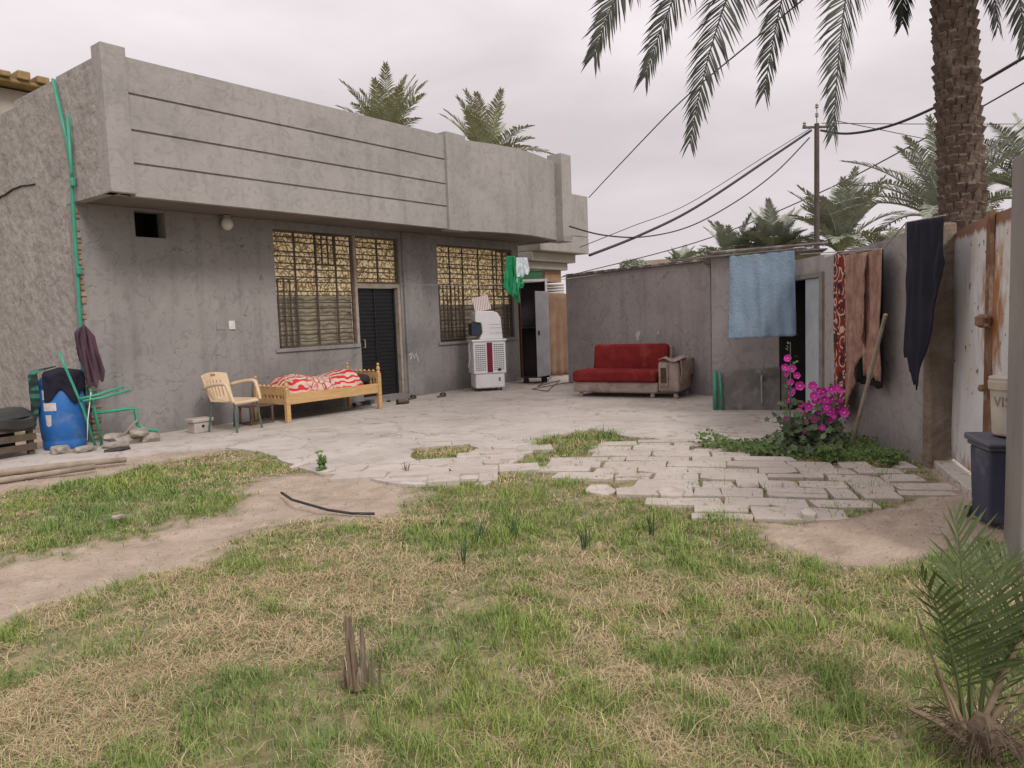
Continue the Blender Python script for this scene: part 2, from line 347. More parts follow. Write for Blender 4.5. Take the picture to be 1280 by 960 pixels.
# ------------------------------------------------------------------ the house
def scratch(t, co, mpn, col):            # trowel marks of rough render
    return col
def stains(crack=.5, streak=.5, splash=.5, dark=(.15,.135,.125)):
    def fn(t, co, mpn, col):
        L = t.links.new
        m1 = nd(t,'ShaderNodeMapping'); m1.inputs['Scale'].default_value = (3.2,3.2,.28); L(co.outputs['Object'],m1.inputs[0])
        n = nd(t,'ShaderNodeTexNoise'); n.inputs['Scale'].default_value=1.6; n.inputs['Detail'].default_value=7; n.inputs['Roughness'].default_value=.65; L(m1.outputs[0],n.inputs['Vector'])
        c = ramp_mix(t, mrange(t,n.outputs[0],.50,.70,0,streak), dark, col)
        n3 = nd(t,'ShaderNodeTexNoise'); n3.inputs['Scale'].default_value=6; n3.inputs['Detail'].default_value=9; n3.inputs['Distortion'].default_value=1.6; L(co.outputs['Object'],n3.inputs['Vector'])
        c = ramp_mix(t, mrange(t,n3.outputs[0],.52,.62,0,.28), tuple(v*1.75 for v in dark), c)
        c = ramp_mix(t, mrange(t,n3.outputs[0],.47,.36,0,.35), dark, c)
        n2 = nd(t,'ShaderNodeTexNoise'); n2.inputs['Scale'].default_value=2.2; n2.inputs['Detail'].default_value=6; L(co.outputs['Object'],n2.inputs['Vector'])
        if splash:
            s_ = nd(t,'ShaderNodeSeparateXYZ'); L(co.outputs['Object'],s_.inputs[0]); a = nd(t,'ShaderNodeMath',operation='MULTIPLY_ADD'); L(n2.outputs[0],a.inputs[0]); a.inputs[1].default_value=1.5; L(s_.outputs[2],a.inputs[2])
            c = ramp_mix(t, mrange(t,a.outputs[0],1.15,.65,0,splash), dark, c)
        if crack:
            d = nd(t,'ShaderNodeVectorMath',operation='MULTIPLY_ADD'); L(n2.outputs['Color'],d.inputs[0]); d.inputs[1].default_value=(.9,.9,.9); L(co.outputs['Object'],d.inputs[2])
            v = nd(t,'ShaderNodeTexVoronoi'); v.feature='DISTANCE_TO_EDGE'; v.inputs['Scale'].default_value=.75; L(d.outputs[0],v.inputs['Vector'])
            k = nd(t,'ShaderNodeMath',operation='MULTIPLY'); L(mrange(t,v.outputs['Distance'],.0065,.001),k.inputs[0]); L(mrange(t,n3.outputs[0],.42,.56,0,crack),k.inputs[1]); c = ramp_mix(t, k.outputs[0], tuple(v*.35 for v in dark), c)
        return c
    return fn
WALL = mat('grey_render',(.33,.312,.30),(.262,.248,.24),.9,.9,.35,16,c3=(.195,.183,.176),s3=.55,lo=.3,hi=.7,fn=stains(.6,.45,.5,(.145,.135,.13)))
FASC = mat('pale_render',(.385,.362,.345),(.335,.315,.30),1.4,.88,.3,20,c3=(.285,.268,.255),s3=.8,fn=stains(.35,.35,0,(.22,.207,.197)))
def rough_fn(t, co, mpn, col):
    P = t.nodes['Principled BSDF']
    return col
SIDE = mat('rough_render',(.40,.372,.35),(.325,.302,.285),1.6,.95,.8,6,c3=(.29,.262,.242),s3=2.6,bdist=.06,fn=stains(.7,.35,.3,(.22,.20,.185)))
LOWW = mat('yard_wall_render',(.37,.34,.33),(.30,.275,.267),1.2,.9,.35,16,c3=(.26,.238,.225),s3=.8,fn=stains(.6,.5,.6,(.20,.182,.17)))
DARK = mat('painted_dark',(.03,.028,.026),(.02,.02,.02),3,.9,0)  # near-black colour that paints in the shade of unlit interiors and holes
BLACKM = mat('grille_iron',(.06,.045,.038),(.10,.07,.05),14,.6,.1,40,spec=.4)
def wall_holes(b, x0, x1, z0, z1, y0, y1, holes):
    xs = sorted({x0,x1,*[h[0] for h in holes],*[h[1] for h in holes]}); zs = sorted({z0,z1,*[h[2] for h in holes],*[h[3] for h in holes]})
    for i in range(len(xs)-1):
        k = 0
        while k < len(zs)-1:
            cx = (xs[i]+xs[i+1])/2
            def solid(k): cz = (zs[k]+zs[k+1])/2; return not any(h[0] < cx < h[1] and h[2] < cz < h[3] for h in holes)
            if not solid(k): k += 1; continue
            j = k
            while j+1 < len(zs)-1 and solid(j+1): j += 1
            b.box(xs[i],xs[i+1],y0,y1,zs[k],zs[j+1]); k = j+1
HX0, HX1, HY, HD = 4.35, 13.72, 10.4, 14.5
house = empty('house','single storey grey rendered house with a deep striped parapet, barred windows and a dark doorway','house',(HX0,HY,0))
b = B(); wall_holes(b, HX0, HX1, -.05, 3.12, HY, HY+.22, [(5.10,5.53,2.73,3.09),(7.28,8.98,1.08,2.99),(8.98,10.02,.09,2.99),(11.05,13.5,1.0,2.95)])
b.box(10.07,10.54,HY-.05,HY-.002,-.03,3.118); b.box(9.0,10.05,HY-.25,HY+.2,-.03,.075)
obj('wall', b, WALL, house, world=True)
b = B()
# rough side wall with its thick parapet, running back from the front corner
b.box(HX0-.004,HX0+.25,HY+.224,12.0,-.05,4.70); b.box(HX0,HX0+.25,12.002,HD,-.05,4.62)
b.prism([(HX0-.006,9.42),(HX0+.12,9.42),(HX0+.12,HY+.22),(HX0-.006,HY+.22)],3.12,4.72)
obj('side_wall', b, SIDE, house, world=True)
b = B(); rc = random.Random(5); yy = 11.55; zc = 3.5
while yy < 13.2:
    y2 = yy+rc.uniform(.08,.2); z2 = zc+rc.uniform(-.03,.02); b.bar((HX0-.006,yy,zc),(HX0-.006,y2,z2),.02); yy, zc = y2, z2
obj('crack', b, DARK, house, world=True)  # dark bars on the wall; the crack's shadow gap is put into their colour
b = B(); b.box(HX1-.2,HX1,HY+.22,HD,-.05,3.12); b.box(HX0,HX1,HD,HD+.2,-.05,3.12); b.box(HX0+.26,HX1-.21,HY+.25,HD,-.06,.02)
obj('rear_walls', b, mat('pale_plaster',(.72,.66,.55),(.64,.58,.48),2,.9,.1), house, world=True)  # roof left off and plaster kept pale so daylight backlights the lace
# parapet: boards with recessed joints, bowed at the right
b = B()
zs = [3.10,3.50,3.90,4.335,4.765]; gp = .014
for i in range(4): b.box(4.64,10.30,9.40,9.50,zs[i]+(gp if i else 0),zs[i+1]-(gp if i < 3 else 0))
b.box(4.5,10.4,9.425,9.52,3.12,4.75)
curve = [(10.84,9.40)]+[(10.84+(13.82-10.84)*t, 9.40-.27*math.sin(math.pi*min(1,t*1.02))**1.0*(1-.15*t)) for t in [k/14 for k in range(1,15)]]
for i in range(len(curve)-1):
    (xa,ya),(xb,yb) = curve[i],curve[i+1]; b.prism([(xa,ya),(xb,yb),(xb,yb+.14),(xa,ya+.14)],3.10,4.765)
obj('parapet', b, FASC, house, world=True)
for q in ((10.302,10.838,9.34,9.56,3.075,4.83),(4.34,4.638,9.35,9.6,3.12,4.86),(13.822,14.2,9.22,9.6,3.06,4.94)):
    b = B(); b.box(*q); obj('pilaster', b, FASC, house, world=True, bevel=.012)
b = B(); b.box(14.06,14.2,9.602,HY+.3,3.10,4.80); obj('parapet_return', b, FASC, house, world=True)
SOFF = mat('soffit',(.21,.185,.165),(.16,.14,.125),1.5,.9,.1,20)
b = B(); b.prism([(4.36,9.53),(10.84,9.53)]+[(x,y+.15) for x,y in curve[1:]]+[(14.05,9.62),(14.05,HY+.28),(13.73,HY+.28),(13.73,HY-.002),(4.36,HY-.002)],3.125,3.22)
b.box(HX0+.26,13.70,HY+.0,HY+.75,3.125,3.26)  # added strip stops daylight leaking over the wall from the open roof
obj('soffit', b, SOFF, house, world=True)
# rough edges of brick where the corner render stops
BRICK = mat('raw_brick',(.36,.27,.19),(.24,.16,.11),9,.95,.4,30,c3=(.45,.42,.36),s3=5)
b = B(); rnd = random.Random(3)
z = .05
while z < 3.0:
    h = rnd.uniform(.05,.1)
    w = .05 if z > 1.3 else .14
    if rnd.random() < .8: b.box(HX0-.015-rnd.random()*.01,HX0+w*rnd.uniform(.4,1),HY-.012-rnd.random()*.015,HY+.1,z,z+h*.75)
    z += h
obj('corner_bricks', b, BRICK, house, world=True, bevel=.008)
# near-black box behind the vent hole: shade painted in, daylight kept out
b = B(); b.box(5.0,5.64,HY+.60,HY+.62,2.6,3.11); b.box(5.07,5.098,HY+.225,HY+.6,2.7,3.1); b.box(5.532,5.56,HY+.225,HY+.6,2.7,3.1); b.box(5.07,5.56,HY+.225,HY+.6,2.69,2.728); b.box(5.07,5.56,HY+.225,HY+.6,3.10,3.118)
obj('vent_shade_box', b, DARK, house, world=True)
# lace patterned glass behind the bars
def lace(t, co, mpn, col):
    v = nd(t,'ShaderNodeTexVoronoi'); v.feature='DISTANCE_TO_EDGE'; v.inputs['Scale'].default_value=10; 
    d = nd(t,'ShaderNodeTexNoise'); d.inputs['Scale'].default_value=10; t.links.new(mpn.outputs[0],d.inputs['Vector'])
    a = nd(t,'ShaderNodeVectorMath',operation='MULTIPLY_ADD'); t.links.new(d.outputs['Color'],a.inputs[0]); a.inputs[1].default_value=(.16,.16,.16); t.links.new(mpn.outputs[0],a.inputs[2])
    t.links.new(a.outputs[0],v.inputs['Vector'])
    return ramp_mix(t, mrange(t,v.outputs['Distance'],.04,.15), (1.0,.88,.58), col)
LACE = mat('lace_curtain',(.34,.25,.12),(.20,.14,.07),6,.8,0,fn=lace)
def translucent(M, f):
    t = M.node_tree; P = t.nodes['Principled BSDF']; o_ = [n for n in t.nodes if n.type == 'OUTPUT_MATERIAL'][0]; tr = nd(t,'ShaderNodeBsdfTranslucent'); mx = nd(t,'ShaderNodeMixShader'); mx.inputs[0].default_value = f
    t.links.new(P.inputs['Base Color'].links[0].from_socket, tr.inputs['Color']); t.links.new(P.outputs[0],mx.inputs[1]); t.links.new(tr.outputs[0],mx.inputs[2]); t.links.new(mx.outputs[0],o_.inputs['Surface'])
translucent(LACE,.85)
LOWC = mat('lower_panel',(.40,.36,.27),(.30,.265,.19),7,.85,.3,60,c3=(.18,.15,.10),s3=5)  # plain olive-grey sheet below the lace
STEELB = mat('painted_steel_brown',(.10,.075,.06),(.16,.12,.09),12,.5,.1,50)
LIGHTF = mat('pale_door_trim',(.42,.36,.30),(.30,.25,.2),8,.7,.1,40)
_old_obj = obj
def obj_w(name, b, M, parent, **k):
    return _old_obj(name, b, M, parent, world=True, **k)
def make_window(x0, x1, z0, z1, vbars, extra, label=None, zs=None, sill=True):
    y = HY+.05; w = .035; f = B()
    f.box(x0+.002,x1-.002,y,y+.05,z1-w,z1-.002); f.box(x0+.002,x1-.002,y,y+.05,z0+.002,z0+w); f.box(x0+.002,x0+w,y+.001,y+.049,z0+w,z1-w); f.box(x1-w,x1-.002,y+.001,y+.049,z0+w,z1-w)
    fr = obj_w('window', f, STEELB, house, label=label)
    gr = B(); z = z0+.09; k = 0
    while z < z1-.05:
        gr.box(x0+w,x1-w,y+.006,y+.022,z-.010,z+.010); z += [.115,.075,.15,.085,.125,.095][k%6]; k += 1
    for xv in vbars: gr.box(xv-.016,xv+.016,y-.012,y+.004,z0+w,z1-w)
    for (a,b_,c,d,n) in extra:
        for i in range(n):
            xx = a+(b_-a)*i/(n-1); gr.box(xx-.013,xx+.013,y-.028,y-.013,c+.013,d-.013)
        gr.box(a,b_,y-.03,y-.012,c-.012,c+.012); gr.box(a,b_,y-.031,y-.011,d-.012,d+.012)
    obj_w('grille', gr, BLACKM, fr)
    if zs:
        p = B(); p.grid(lambda u,v: (x0+.004+(x1-x0-.008)*u, y+.085+.012*math.sin(u*34), zs+(z1-.003-zs)*v), 60, 1); obj_w('lace_curtain', p, LACE, fr, smooth=True)
        p = B(); p.grid(lambda u,v: (x0+.004+(x1-x0-.008)*u, y+.09+.012*math.sin(u*34), z0+.003+(zs-.006-z0)*v), 60, 1); obj_w('lower_panel', p, LOWC, fr, smooth=True)
    return fr
make_window(7.28,8.93,1.08,2.99,[7.70,8.12,8.54],[(7.33,7.68,1.1,2.2,4),(8.12,8.5,2.45,2.95,4)],'large barred window left of the door with yellow lace behind',1.92)
make_window(8.985,10.02,2.15,2.99,[9.5],[],'barred transom above the door with yellow lace',2.16)
make_window(11.05,13.5,1.0,2.95,[11.45,11.85,12.35,12.85,13.2],[(11.1,11.8,1.05,2.15,7),(12.95,13.35,1.9,2.9,3)],'wide barred window behind the air cooler',1.75)
for q in ((7.2,8.95,HY-.03,HY-.002,1.02,1.076),(10.98,13.55,HY-.035,HY-.002,.945,.997)):
    b = B(); b.box(*q); obj('window_sill', b, WALL, house, world=True, bevel=.006)
# door and its frame
DOORM = mat('doorway_dark',(.010,.011,.012),(.016,.017,.018),8,.45,.1,30,spec=.5)  # dark metal leaf, blackened to paint in the doorway's shade
b = B(); b.box(8.93,8.985,HY+.02,HY+.12,.08,2.985); b.box(9.96,10.018,HY+.02,HY+.12,.08,2.148); b.box(8.985,9.96,HY+.02,HY+.12,2.08,2.148)
fr = obj('door_frame', b, LIGHTF, house, world=True)
b = B(); b.box(8.99,9.955,HY+.13,HY+.17,.085,2.075)
for k in range(26): b.box(9.06,9.89,HY+.115,HY+.132,.2+k*.07,.235+k*.07)
for x in (9.02,9.45,9.93): b.box(x-.02,x+.02,HY+.105,HY+.131,.09,2.07)
d = obj('door', b, DOORM, house, world=True)
b = B(); b.tube([(9.12,HY+.10,1.0),(9.12,HY+.05,1.0),(9.12,HY+.05,1.14),(9.12,HY+.10,1.14)],.01); _old_obj('handle', b, LIGHTF, d, world=True)
# sockets, painted scribble
WHITE = mat('white_plastic',(.72,.70,.66),(.62,.60,.56),10,.5,.05,40,spec=.5)
GREYP = mat('grey_plastic',(.3,.29,.28),(.26,.25,.24),10,.6,0)
b = B(); b.box(6.20,6.33,HY-.012,HY-.001,1.42,1.53); obj('cable_box', b, GREYP, house, world=True, bevel=.004)
b = B(); b.box(6.40,6.50,HY-.02,HY-.001,1.42,1.55); b.box(6.43,6.45,HY-.03,HY-.02,1.45,1.5); obj('light_switch', b, WHITE, house, world=True, bevel=.004)
b = B()
for p in ([(10.14,.72),(10.19,.84),(10.24,.73),(10.29,.82),(10.36,.66)],[(10.10,.80),(10.15,.83)]): b.tube([(x,HY-.053,z) for x,z in p],.008,5)
obj('paint_scribble', b, WHITE, house, world=True)
# globe lamp under the soffit
b = B(); b.lathe([(.02,.10),(.055,.105),(.06,.13),(.02,.14)],16,(6.43,HY-.1,2.98)); lamp = obj('wall_lamp', b, GREYP, base=(6.43,HY-.1,2.98)); tag(lamp,'white glass globe lamp fixed under the eaves left of the large window','lamp')
b = B(); b.lathe([(.01,-.085),(.05,-.07),(.08,-.03),(.088,.01),(.075,.06),(.05,.10),(.01,.11)],20,(0,0,0)); obj('globe', b, WHITE, lamp, smooth=True)
# green water pipes up the corner
GREEN = mat('green_ppr_pipe',(.035,.27,.17),(.05,.33,.22),6,.45,0,spec=.5)
pip = empty('water_pipe','tall green plastic water pipe climbing the rough side wall of the house','pipe',(4.29,10.5,0))
b = B(); b.tube([(4.30,10.52,.02),(4.29,10.42,1.2),(4.3,10.36,2.4),(4.30,10.33,3.1),(4.30,10.29,3.5),(4.30,10.26,4.16)],.024,8)
obj('riser', b, GREEN, pip, world=True, smooth=True)
b = B(); b.tube([(4.30,10.27,3.3),(4.30,10.35,3.9),(4.30,10.60,4.68)],.022,8); obj('leaning_riser', b, GREEN, pip, world=True, smooth=True)
for z in (.9,2.2,3.3): b = B(); b.lathe([(.03,0),(.033,.02),(.033,.08),(.03,.1)],10,(4.30,10.42-(z*.045),z)); obj('coupling', b, GREEN, pip, world=True)
# ------------------------------------------------------------------ neighbour buildings
TAN = mat('tan_stone',(.45,.37,.28),(.38,.30,.22),2,.9,.2,30)
CREAM = mat('cream_render',(.46,.42,.37),(.38,.345,.30),1.5,.9,.15,25)
TANR = mat('tan_roof_edge',(.36,.25,.12),(.25,.17,.08),6,.9,.4,20)
nb = empty('neighbour_house','cream house with a tan roof edge rising behind the left side wall','house',(5,22,0))
b = B(); b.box(-8,8.9,22.6,32,-.05,7.85); obj('wall', b, CREAM, nb, world=True)
b = B(); b.box(-8.4,9.25,22.1,32.4,7.9,8.0)
for k in range(22): b.box(9.0-k*.45,9.3-k*.45,22.0,32.4,8.0,8.14+.04*(k%3))
obj('roof', b, TANR, nb, world=True, bevel=.03)
b = B(); b.box(-8,8.95,22.55,22.6,7.0,7.06); obj('string_course', b, TANR, nb, world=True)
pt = empty('entrance_portal','cream cantilevered entrance canopy of the next house beyond the end of the facade','portal',(15.5,11.5,0))
b = B(); b.box(14.6,16.75,10.4,14,3.42,4.46); b.prism([(14.6,10.4),(16.75,10.4),(16.75,14),(14.6,14)],3.0,[3.415]*4)
obj('canopy', b, FASC, pt, world=True, bevel=.02)
b = B(); b.box(14.6,16.5,10.65,14,2.78,2.998); b.box(14.6,16.35,10.8,14,2.6,2.778); obj('moulding', b, CREAM, pt, world=True, bevel=.02)
b = B(); b.box(15.55,16.25,10.95,11.6,2.30,2.598)
for k in range(4): b.box(15.50,16.30,10.9,11.65,2.0+k*.07,2.045+k*.07)
obj('capital', b, CREAM, pt, world=True, bevel=.01)
b = B()
for k in range(5): b.box(15.56,16.24,10.945,11.0,2.31+k*.056,2.31+k*.056+.045)
obj('brickwork', b, mat('orange_brick',(.42,.24,.13),(.32,.17,.09),8,.9,.3,30), pt, world=True)
b = B(); b.box(14.3,16.3,10.92,11.4,1.78,1.998); b.box(15.6,16.2,11.0,11.5,-.05,1.78); b.box(13.74,14.5,12.6,12.8,-.05,2.9); b.box(14.5,19,13.6,13.8,-.05,2.0)
obj('beam', b, CREAM, pt, world=True)
# brown curtain hung from the beam
def cloth_part(name, A, Bp, drop, M, folds=5, amp=.04, nu=40, nv=16, solid=.008, pinch=0, parent=None, base=None, seed=0, hem=0.0, flare=0.0, sag=0.0, profile=None, wr=.012):
    """sheet hanging from the line A-B"""
    A, Bp = Vector(A), Vector(Bp); d = (Bp-A); n = Vector((-d.y,d.x,0)).normalized()
    def fn(u, v):
        t = u; top = A.lerp(Bp, t); top.z -= sag*4*t*(1-t)
        L = drop if profile is None else profile(u)
        w = 1+flare*v
        p = top.copy(); mid = A.lerp(Bp,.5); p.x = mid.x+(top.x-mid.x)*w; p.y = mid.y+(top.y-mid.y)*w
        off = amp*(.25+.75*v)*math.sin(2*math.pi*folds*u+seed+1.6*math.sin(v*2.3+seed))*(.6+.8*mnoise.noise(Vector((u*3,v*1.2,seed+5))))+wr*mnoise.noise(Vector((u*7,v*4,seed)))+wr*.6*(1-abs(mnoise.noise(Vector((u*9+v*3,v*3-u*2,seed+9))))*2)
        p += n*off; p.z -= L*v+hem*mnoise.noise(Vector((u*4,seed,1)))*v
        return p
    b = B(); b.grid(fn, nu, nv); return obj(name, b, M, parent, world=parent is not None, smooth=True, solid=solid, base=base)
BROWNC = mat('brown_curtain_cloth',(.26,.165,.11),(.19,.115,.075),3,.9,.1,60)
c = cloth_part('curtain', (14.25,10.45,2.0), (15.75,9.95,1.95), 1.95, BROWNC, 7, .05, 60, 14, base=(15,10.2,0)); tag(c,'brown curtain hanging between the metal cabinet and the yard wall','curtain')

# ------------------------------------------------------------------ yard walls and outhouse
bw = empty('back_wall','grey rendered boundary wall behind the red sofa','wall',(12.9,7,0))
Aw, Bw = Vector((13.57,9.03)), Vector((12.07,5.14)); dw = (Bw-Aw).normalized(); nw = Vector((-dw.y,dw.x)) ; nw = nw if nw.x > 0 else -nw
b = B(); b.prism([tuple(Aw),tuple(Bw),tuple(Bw+nw*.2),tuple(Aw+nw*.2)][::1],-.05,2.27); obj('wall', b, LOWW, bw, world=True)
TIN = mat('old_tin_sheet',(.30,.27,.25),(.16,.13,.12),5,.6,.2,20,c3=(.62,.60,.58),s3=3)
b = B(); b.prism([tuple(Aw-nw*.07),tuple(Bw-nw*.07),tuple(Bw+nw*.3),tuple(Aw+nw*.3)],2.275,2.30)
for k in range(12):
    a = Aw.lerp(Bw,k/12+.03); e = a+dw*.25; b.prism([tuple(a-nw*.085),tuple(e-nw*.085),tuple(e+nw*.1),tuple(a+nw*.1)],2.303,2.32)
obj('coping_sheet', b, TIN, bw, world=True)
b = B(); b.rock((0,0,0),.10,.02,.12,3); b2 = [( (Aw.lerp(Bw,.56)-nw*.012).x+v[0]*-.36, (Aw.lerp(Bw,.56)-nw*.012).y+v[0]*.93, .98+v[2]) for v in []]
def smear(name, c2, z, w, h, seed, M, parent, n, d):
    b = B(); rnd = random.Random(seed); P = []
    for i in range(14):
        t = 2*math.pi*i/14; r = rnd.uniform(.55,1.1); P.append((math.cos(t)*w*r+.4*w*math.sin(t), math.sin(t)*h*r))
    b.add([(c2.x+d.x*p[0]-n.x*.004, c2.y+d.y*p[0]-n.y*.004, z+p[1]) for p in P],[tuple(range(14))]); return obj(name, b, M, parent, world=True)
PLAST = mat('white_plaster',(.62,.60,.60),(.5,.48,.48),10,.9,.1)
smear('plaster_patch', Aw.lerp(Bw,.555), 1.02, .07, .12, 1, PLAST, bw, nw, dw); smear('plaster_patch', Aw.lerp(Bw,.69), 1.07, .025, .025, 2, PLAST, bw, nw, dw)
oh = empty('outhouse','small grey rendered outhouse between the sofa wall and the laundry wall','outhouse',(10.8,3.9,0))
P0, P1 = Vector((10.42,4.42)), Vector((10.79,3.45)); dn = Vector((.925,.38)); dp = (P1-P0).normalized()
WETW = mat('damp_render',(.23,.215,.20),(.13,.12,.112),4,.85,.4,16,c3=(.33,.31,.29),s3=5)
b = B(); b.prism([tuple(P0),tuple(P1),tuple(P1+dn*1.75),tuple(P0+dn*1.75)],-.05,2.2); obj('wall', b, LOWW, oh, world=True)
b = B(); b.prism([tuple(P0-dn*.05+dp*.14),tuple(P1-dn*.05-dp*.0),tuple(P1-dn*.002),tuple(P0-dn*.002+dp*.14)],-.03,[.56,.62,.62,.56]); obj('damp_plinth', b, WETW, oh, world=True, bevel=.01)
b = B(); b.prism([tuple(P0-dn*.15-dp*.12),tuple(P1-dn*.15+dp*.5),tuple(P1+dn*1.9+dp*.5),tuple(P0+dn*1.9-dp*.12)],2.215,2.235)
q = P0-dn*.17; e = P1-dn*.17+dp*.5; b.tube([(q.x,q.y,2.26),(e.x,e.y,2.30)],.025,6); 
obj('roof_sheet', b, TIN, oh, world=True)
b = B(); q = P0+dp*.04-dn*.06; b.tube([(q.x,q.y,0),(q.x,q.y,.56)],.03,8); b.tube([(q.x+.01,q.y-.1,.0),(q.x,q.y-.07,.55)],.018,8); 
gp_ = obj('drain_pipe', b, GREEN, base=(q.x,q.y,0), smooth=True); tag(gp_,'short green pipe standing at the corner of the outhouse','pipe')
b = B(); q = P0+dp*.68-dn*.1; b.tube([(q.x,q.y,.1),(q.x,q.y,.48),(q.x-.06,q.y-.02,.5),(q.x-.1,q.y-.03,.42)],.016,8); b.tube([(q.x,q.y,.48),(q.x+.07,q.y,.5)],.012,6)
o = obj('tap', b, GREYP, base=(q.x,q.y,0)); tag(o,'small standing water tap in front of the damp outhouse base','tap')
# laundry wall with the outhouse door in its far end
Ar, Br = Vector((7.42,1.12)), Vector((8.82,2.15)); dr = (Br-Ar).normalized(); nr = Vector((dr.y,-dr.x))   # nr: away from the yard
lw = empty('laundry_wall','grey rendered yard wall with washing hung along it','wall',(8.4,1.8,0))
def wq(s0, s1, o0, o1): return [tuple(Ar+dr*s0+nr*o0),tuple(Ar+dr*s0+nr*o1),tuple(Ar+dr*s1+nr*o1),tuple(Ar+dr*s1+nr*o0)]
sB = lambda P: (Vector(P)-Ar).dot(dr)
sd0, sd1 = sB((9.40,2.57)), sB((10.50,3.38))
b = B(); b.prism(wq(.16,sd0,0,.2),-.05,[2.10,2.10,2.02,2.02]); b.prism(wq(sd0,sd1+.25,0,.2),1.82,2.06); obj('wall', b, LOWW, lw, world=True)
b = B(); b.prism(wq(.02,.158,-.015,.2),-.05,2.13); obj('brown_pier', b, mat('mud_render',(.22,.175,.13),(.16,.125,.095),5,.95,.6,15,c3=(.28,.24,.2),s3=3,bdist=.05), lw, world=True, bevel=.02, label='unrendered brown brick pier beside the gate')
b = B(); b.prism(wq(sd0,sd0+.1,-.03,.12),-.03,1.8); b.prism(wq(sd0,sd1,-.031,.12),1.80,1.86); df = obj('door_frame', b, mat('grey_wood',(.27,.24,.22),(.19,.17,.15),6,.85,.2,30), lw, world=True)
b = B(); b.prism(wq(sd0+.11,sd0+.62,.0,.04),.0,1.79); _old_obj('door', b, mat('pale_blue_door',(.42,.46,.48),(.33,.37,.39),4,.7,.1,30), lw, world=True)
b = B(); b.prism(wq(sd0-.25,sd1+.24,.9,.95),-.05,2.06); b.prism(wq(sd0-.3,sd0-.25,.205,.95),-.05,2.06); b.prism(wq(sd1+.251,sd1+.29,.0,.95),-.05,2.06); b.prism(wq(sd0-.3,sd1+.29,.205,.95),2.065,2.08); obj('shade_box', b, DARK, lw, world=True)  # closed near-black box: inside shade painted in, daylight behind blocked
# ------------------------------------------------------------------ rusty white gate
def rust(t, co, mpn, col):
    n = nd(t,'ShaderNodeTexNoise'); n.inputs['Scale'].default_value=16; n.inputs['Detail'].default_value=4; t.links.new(mpn.outputs[0],n.inputs['Vector'])
    c = ramp_mix(t, mrange(t,n.outputs[0],.66,.70), (.06,.035,.03), col)
    ms = nd(t,'ShaderNodeMapping'); ms.inputs['Scale'].default_value=(9,9,.7); t.links.new(co.outputs['Object'],ms.inputs[0]); ns = nd(t,'ShaderNodeTexNoise'); ns.inputs['Scale'].default_value=1.5; ns.inputs['Detail'].default_value=8; t.links.new(ms.outputs[0],ns.inputs['Vector'])
    c = ramp_mix(t, mrange(t,ns.outputs[0],.58,.74,0,.75), (.42,.26,.15), c)
    # rust stain round the latch
    s = nd(t,'ShaderNodeSeparateXYZ'); t.links.new(co.outputs['Object'],s.inputs[0])
    vv = nd(t,'ShaderNodeVectorMath',operation='DISTANCE'); m2 = nd(t,'ShaderNodeMapping'); t.links.new(co.outputs['Object'],m2.inputs[0]); m2.inputs['Scale'].default_value=(1.5,1.5,.75); t.links.new(m2.outputs[0],vv.inputs[0]); vv.inputs[1].default_value=(RUST_C[0]*1.5,RUST_C[1]*1.5,RUST_C[2]*.75)
    n2 = nd(t,'ShaderNodeTexNoise'); n2.inputs['Scale'].default_value=9; n2.inputs['Detail'].default_value=7; t.links.new(m2.outputs[0],n2.inputs['Vector'])
    ad = nd(t,'ShaderNodeMath',operation='MULTIPLY_ADD'); t.links.new(n2.outputs[0],ad.inputs[0]); ad.inputs[1].default_value=.7; t.links.new(vv.outputs['Value'],ad.inputs[2])
    c = ramp_mix(t, mrange(t,ad.outputs[0],.82,.55), (.33,.15,.06), c)
    # rust at the foot
    a2 = nd(t,'ShaderNodeMath',operation='MULTIPLY_ADD'); t.links.new(n2.outputs[0],a2.inputs[0]); a2.inputs[1].default_value=.55; t.links.new(s.outputs[2],a2.inputs[2])
    c = ramp_mix(t, mrange(t,a2.outputs[0],.46,.30), (.30,.18,.11), c)
    a3 = nd(t,'ShaderNodeMath',operation='MULTIPLY_ADD'); t.links.new(n2.outputs[0],a3.inputs[0]); a3.inputs[1].default_value=.12; t.links.new(s.outputs[2],a3.inputs[2])
    return ramp_mix(t, mrange(t,a3.outputs[0],2.02,2.06), (.24,.12,.07), c)
G0, G1 = Vector((7.66,1.02)), Vector((4.95,.02)); dg = (G1-G0).normalized(); ng = Vector((-dg.y,dg.x)); ng = ng if ng.y > 0 else -ng   # ng towards the yard
P_l = pl(1243,385,G0,G1); P_t = pl(1243,262,G0,G1); P_b = pl(1243,515,G0,G1)
RUST_C = (P_l.x-G0.x, P_l.y-G0.y, P_l.z)
gate = empty('gate','tall white sheet metal gate stained with rust at the right of the yard','gate',(G0.x,G0.y,0))
GATE = mat('white_gate_paint',(.66,.665,.67),(.56,.555,.55),3,.6,.12,12,fn=rust,c3=(.62,.56,.5),s3=1.5)
L_ = (G1-G0).length; b = B()
b.grid(lambda u,v: (G0.x+dg.x*L_*u+ng.x*.006*math.sin(v*9+u*5), G0.y+dg.y*L_*u+ng.y*.006*math.sin(v*9+u*5), .08+v*(2.02+.05*min(1,u*5)-.08)), 30, 20)
obj('panel', b, GATE, gate, world=True, solid=.02)
GFR = mat('rusty_frame',(.28,.18,.12),(.18,.10,.07),10,.8,.3,30)
UPR = mat('rusty_upright',(.27,.165,.10),(.15,.08,.05),14,.75,.4,30,c3=(.55,.5,.45),s3=9,stretch=(1,1,.4))
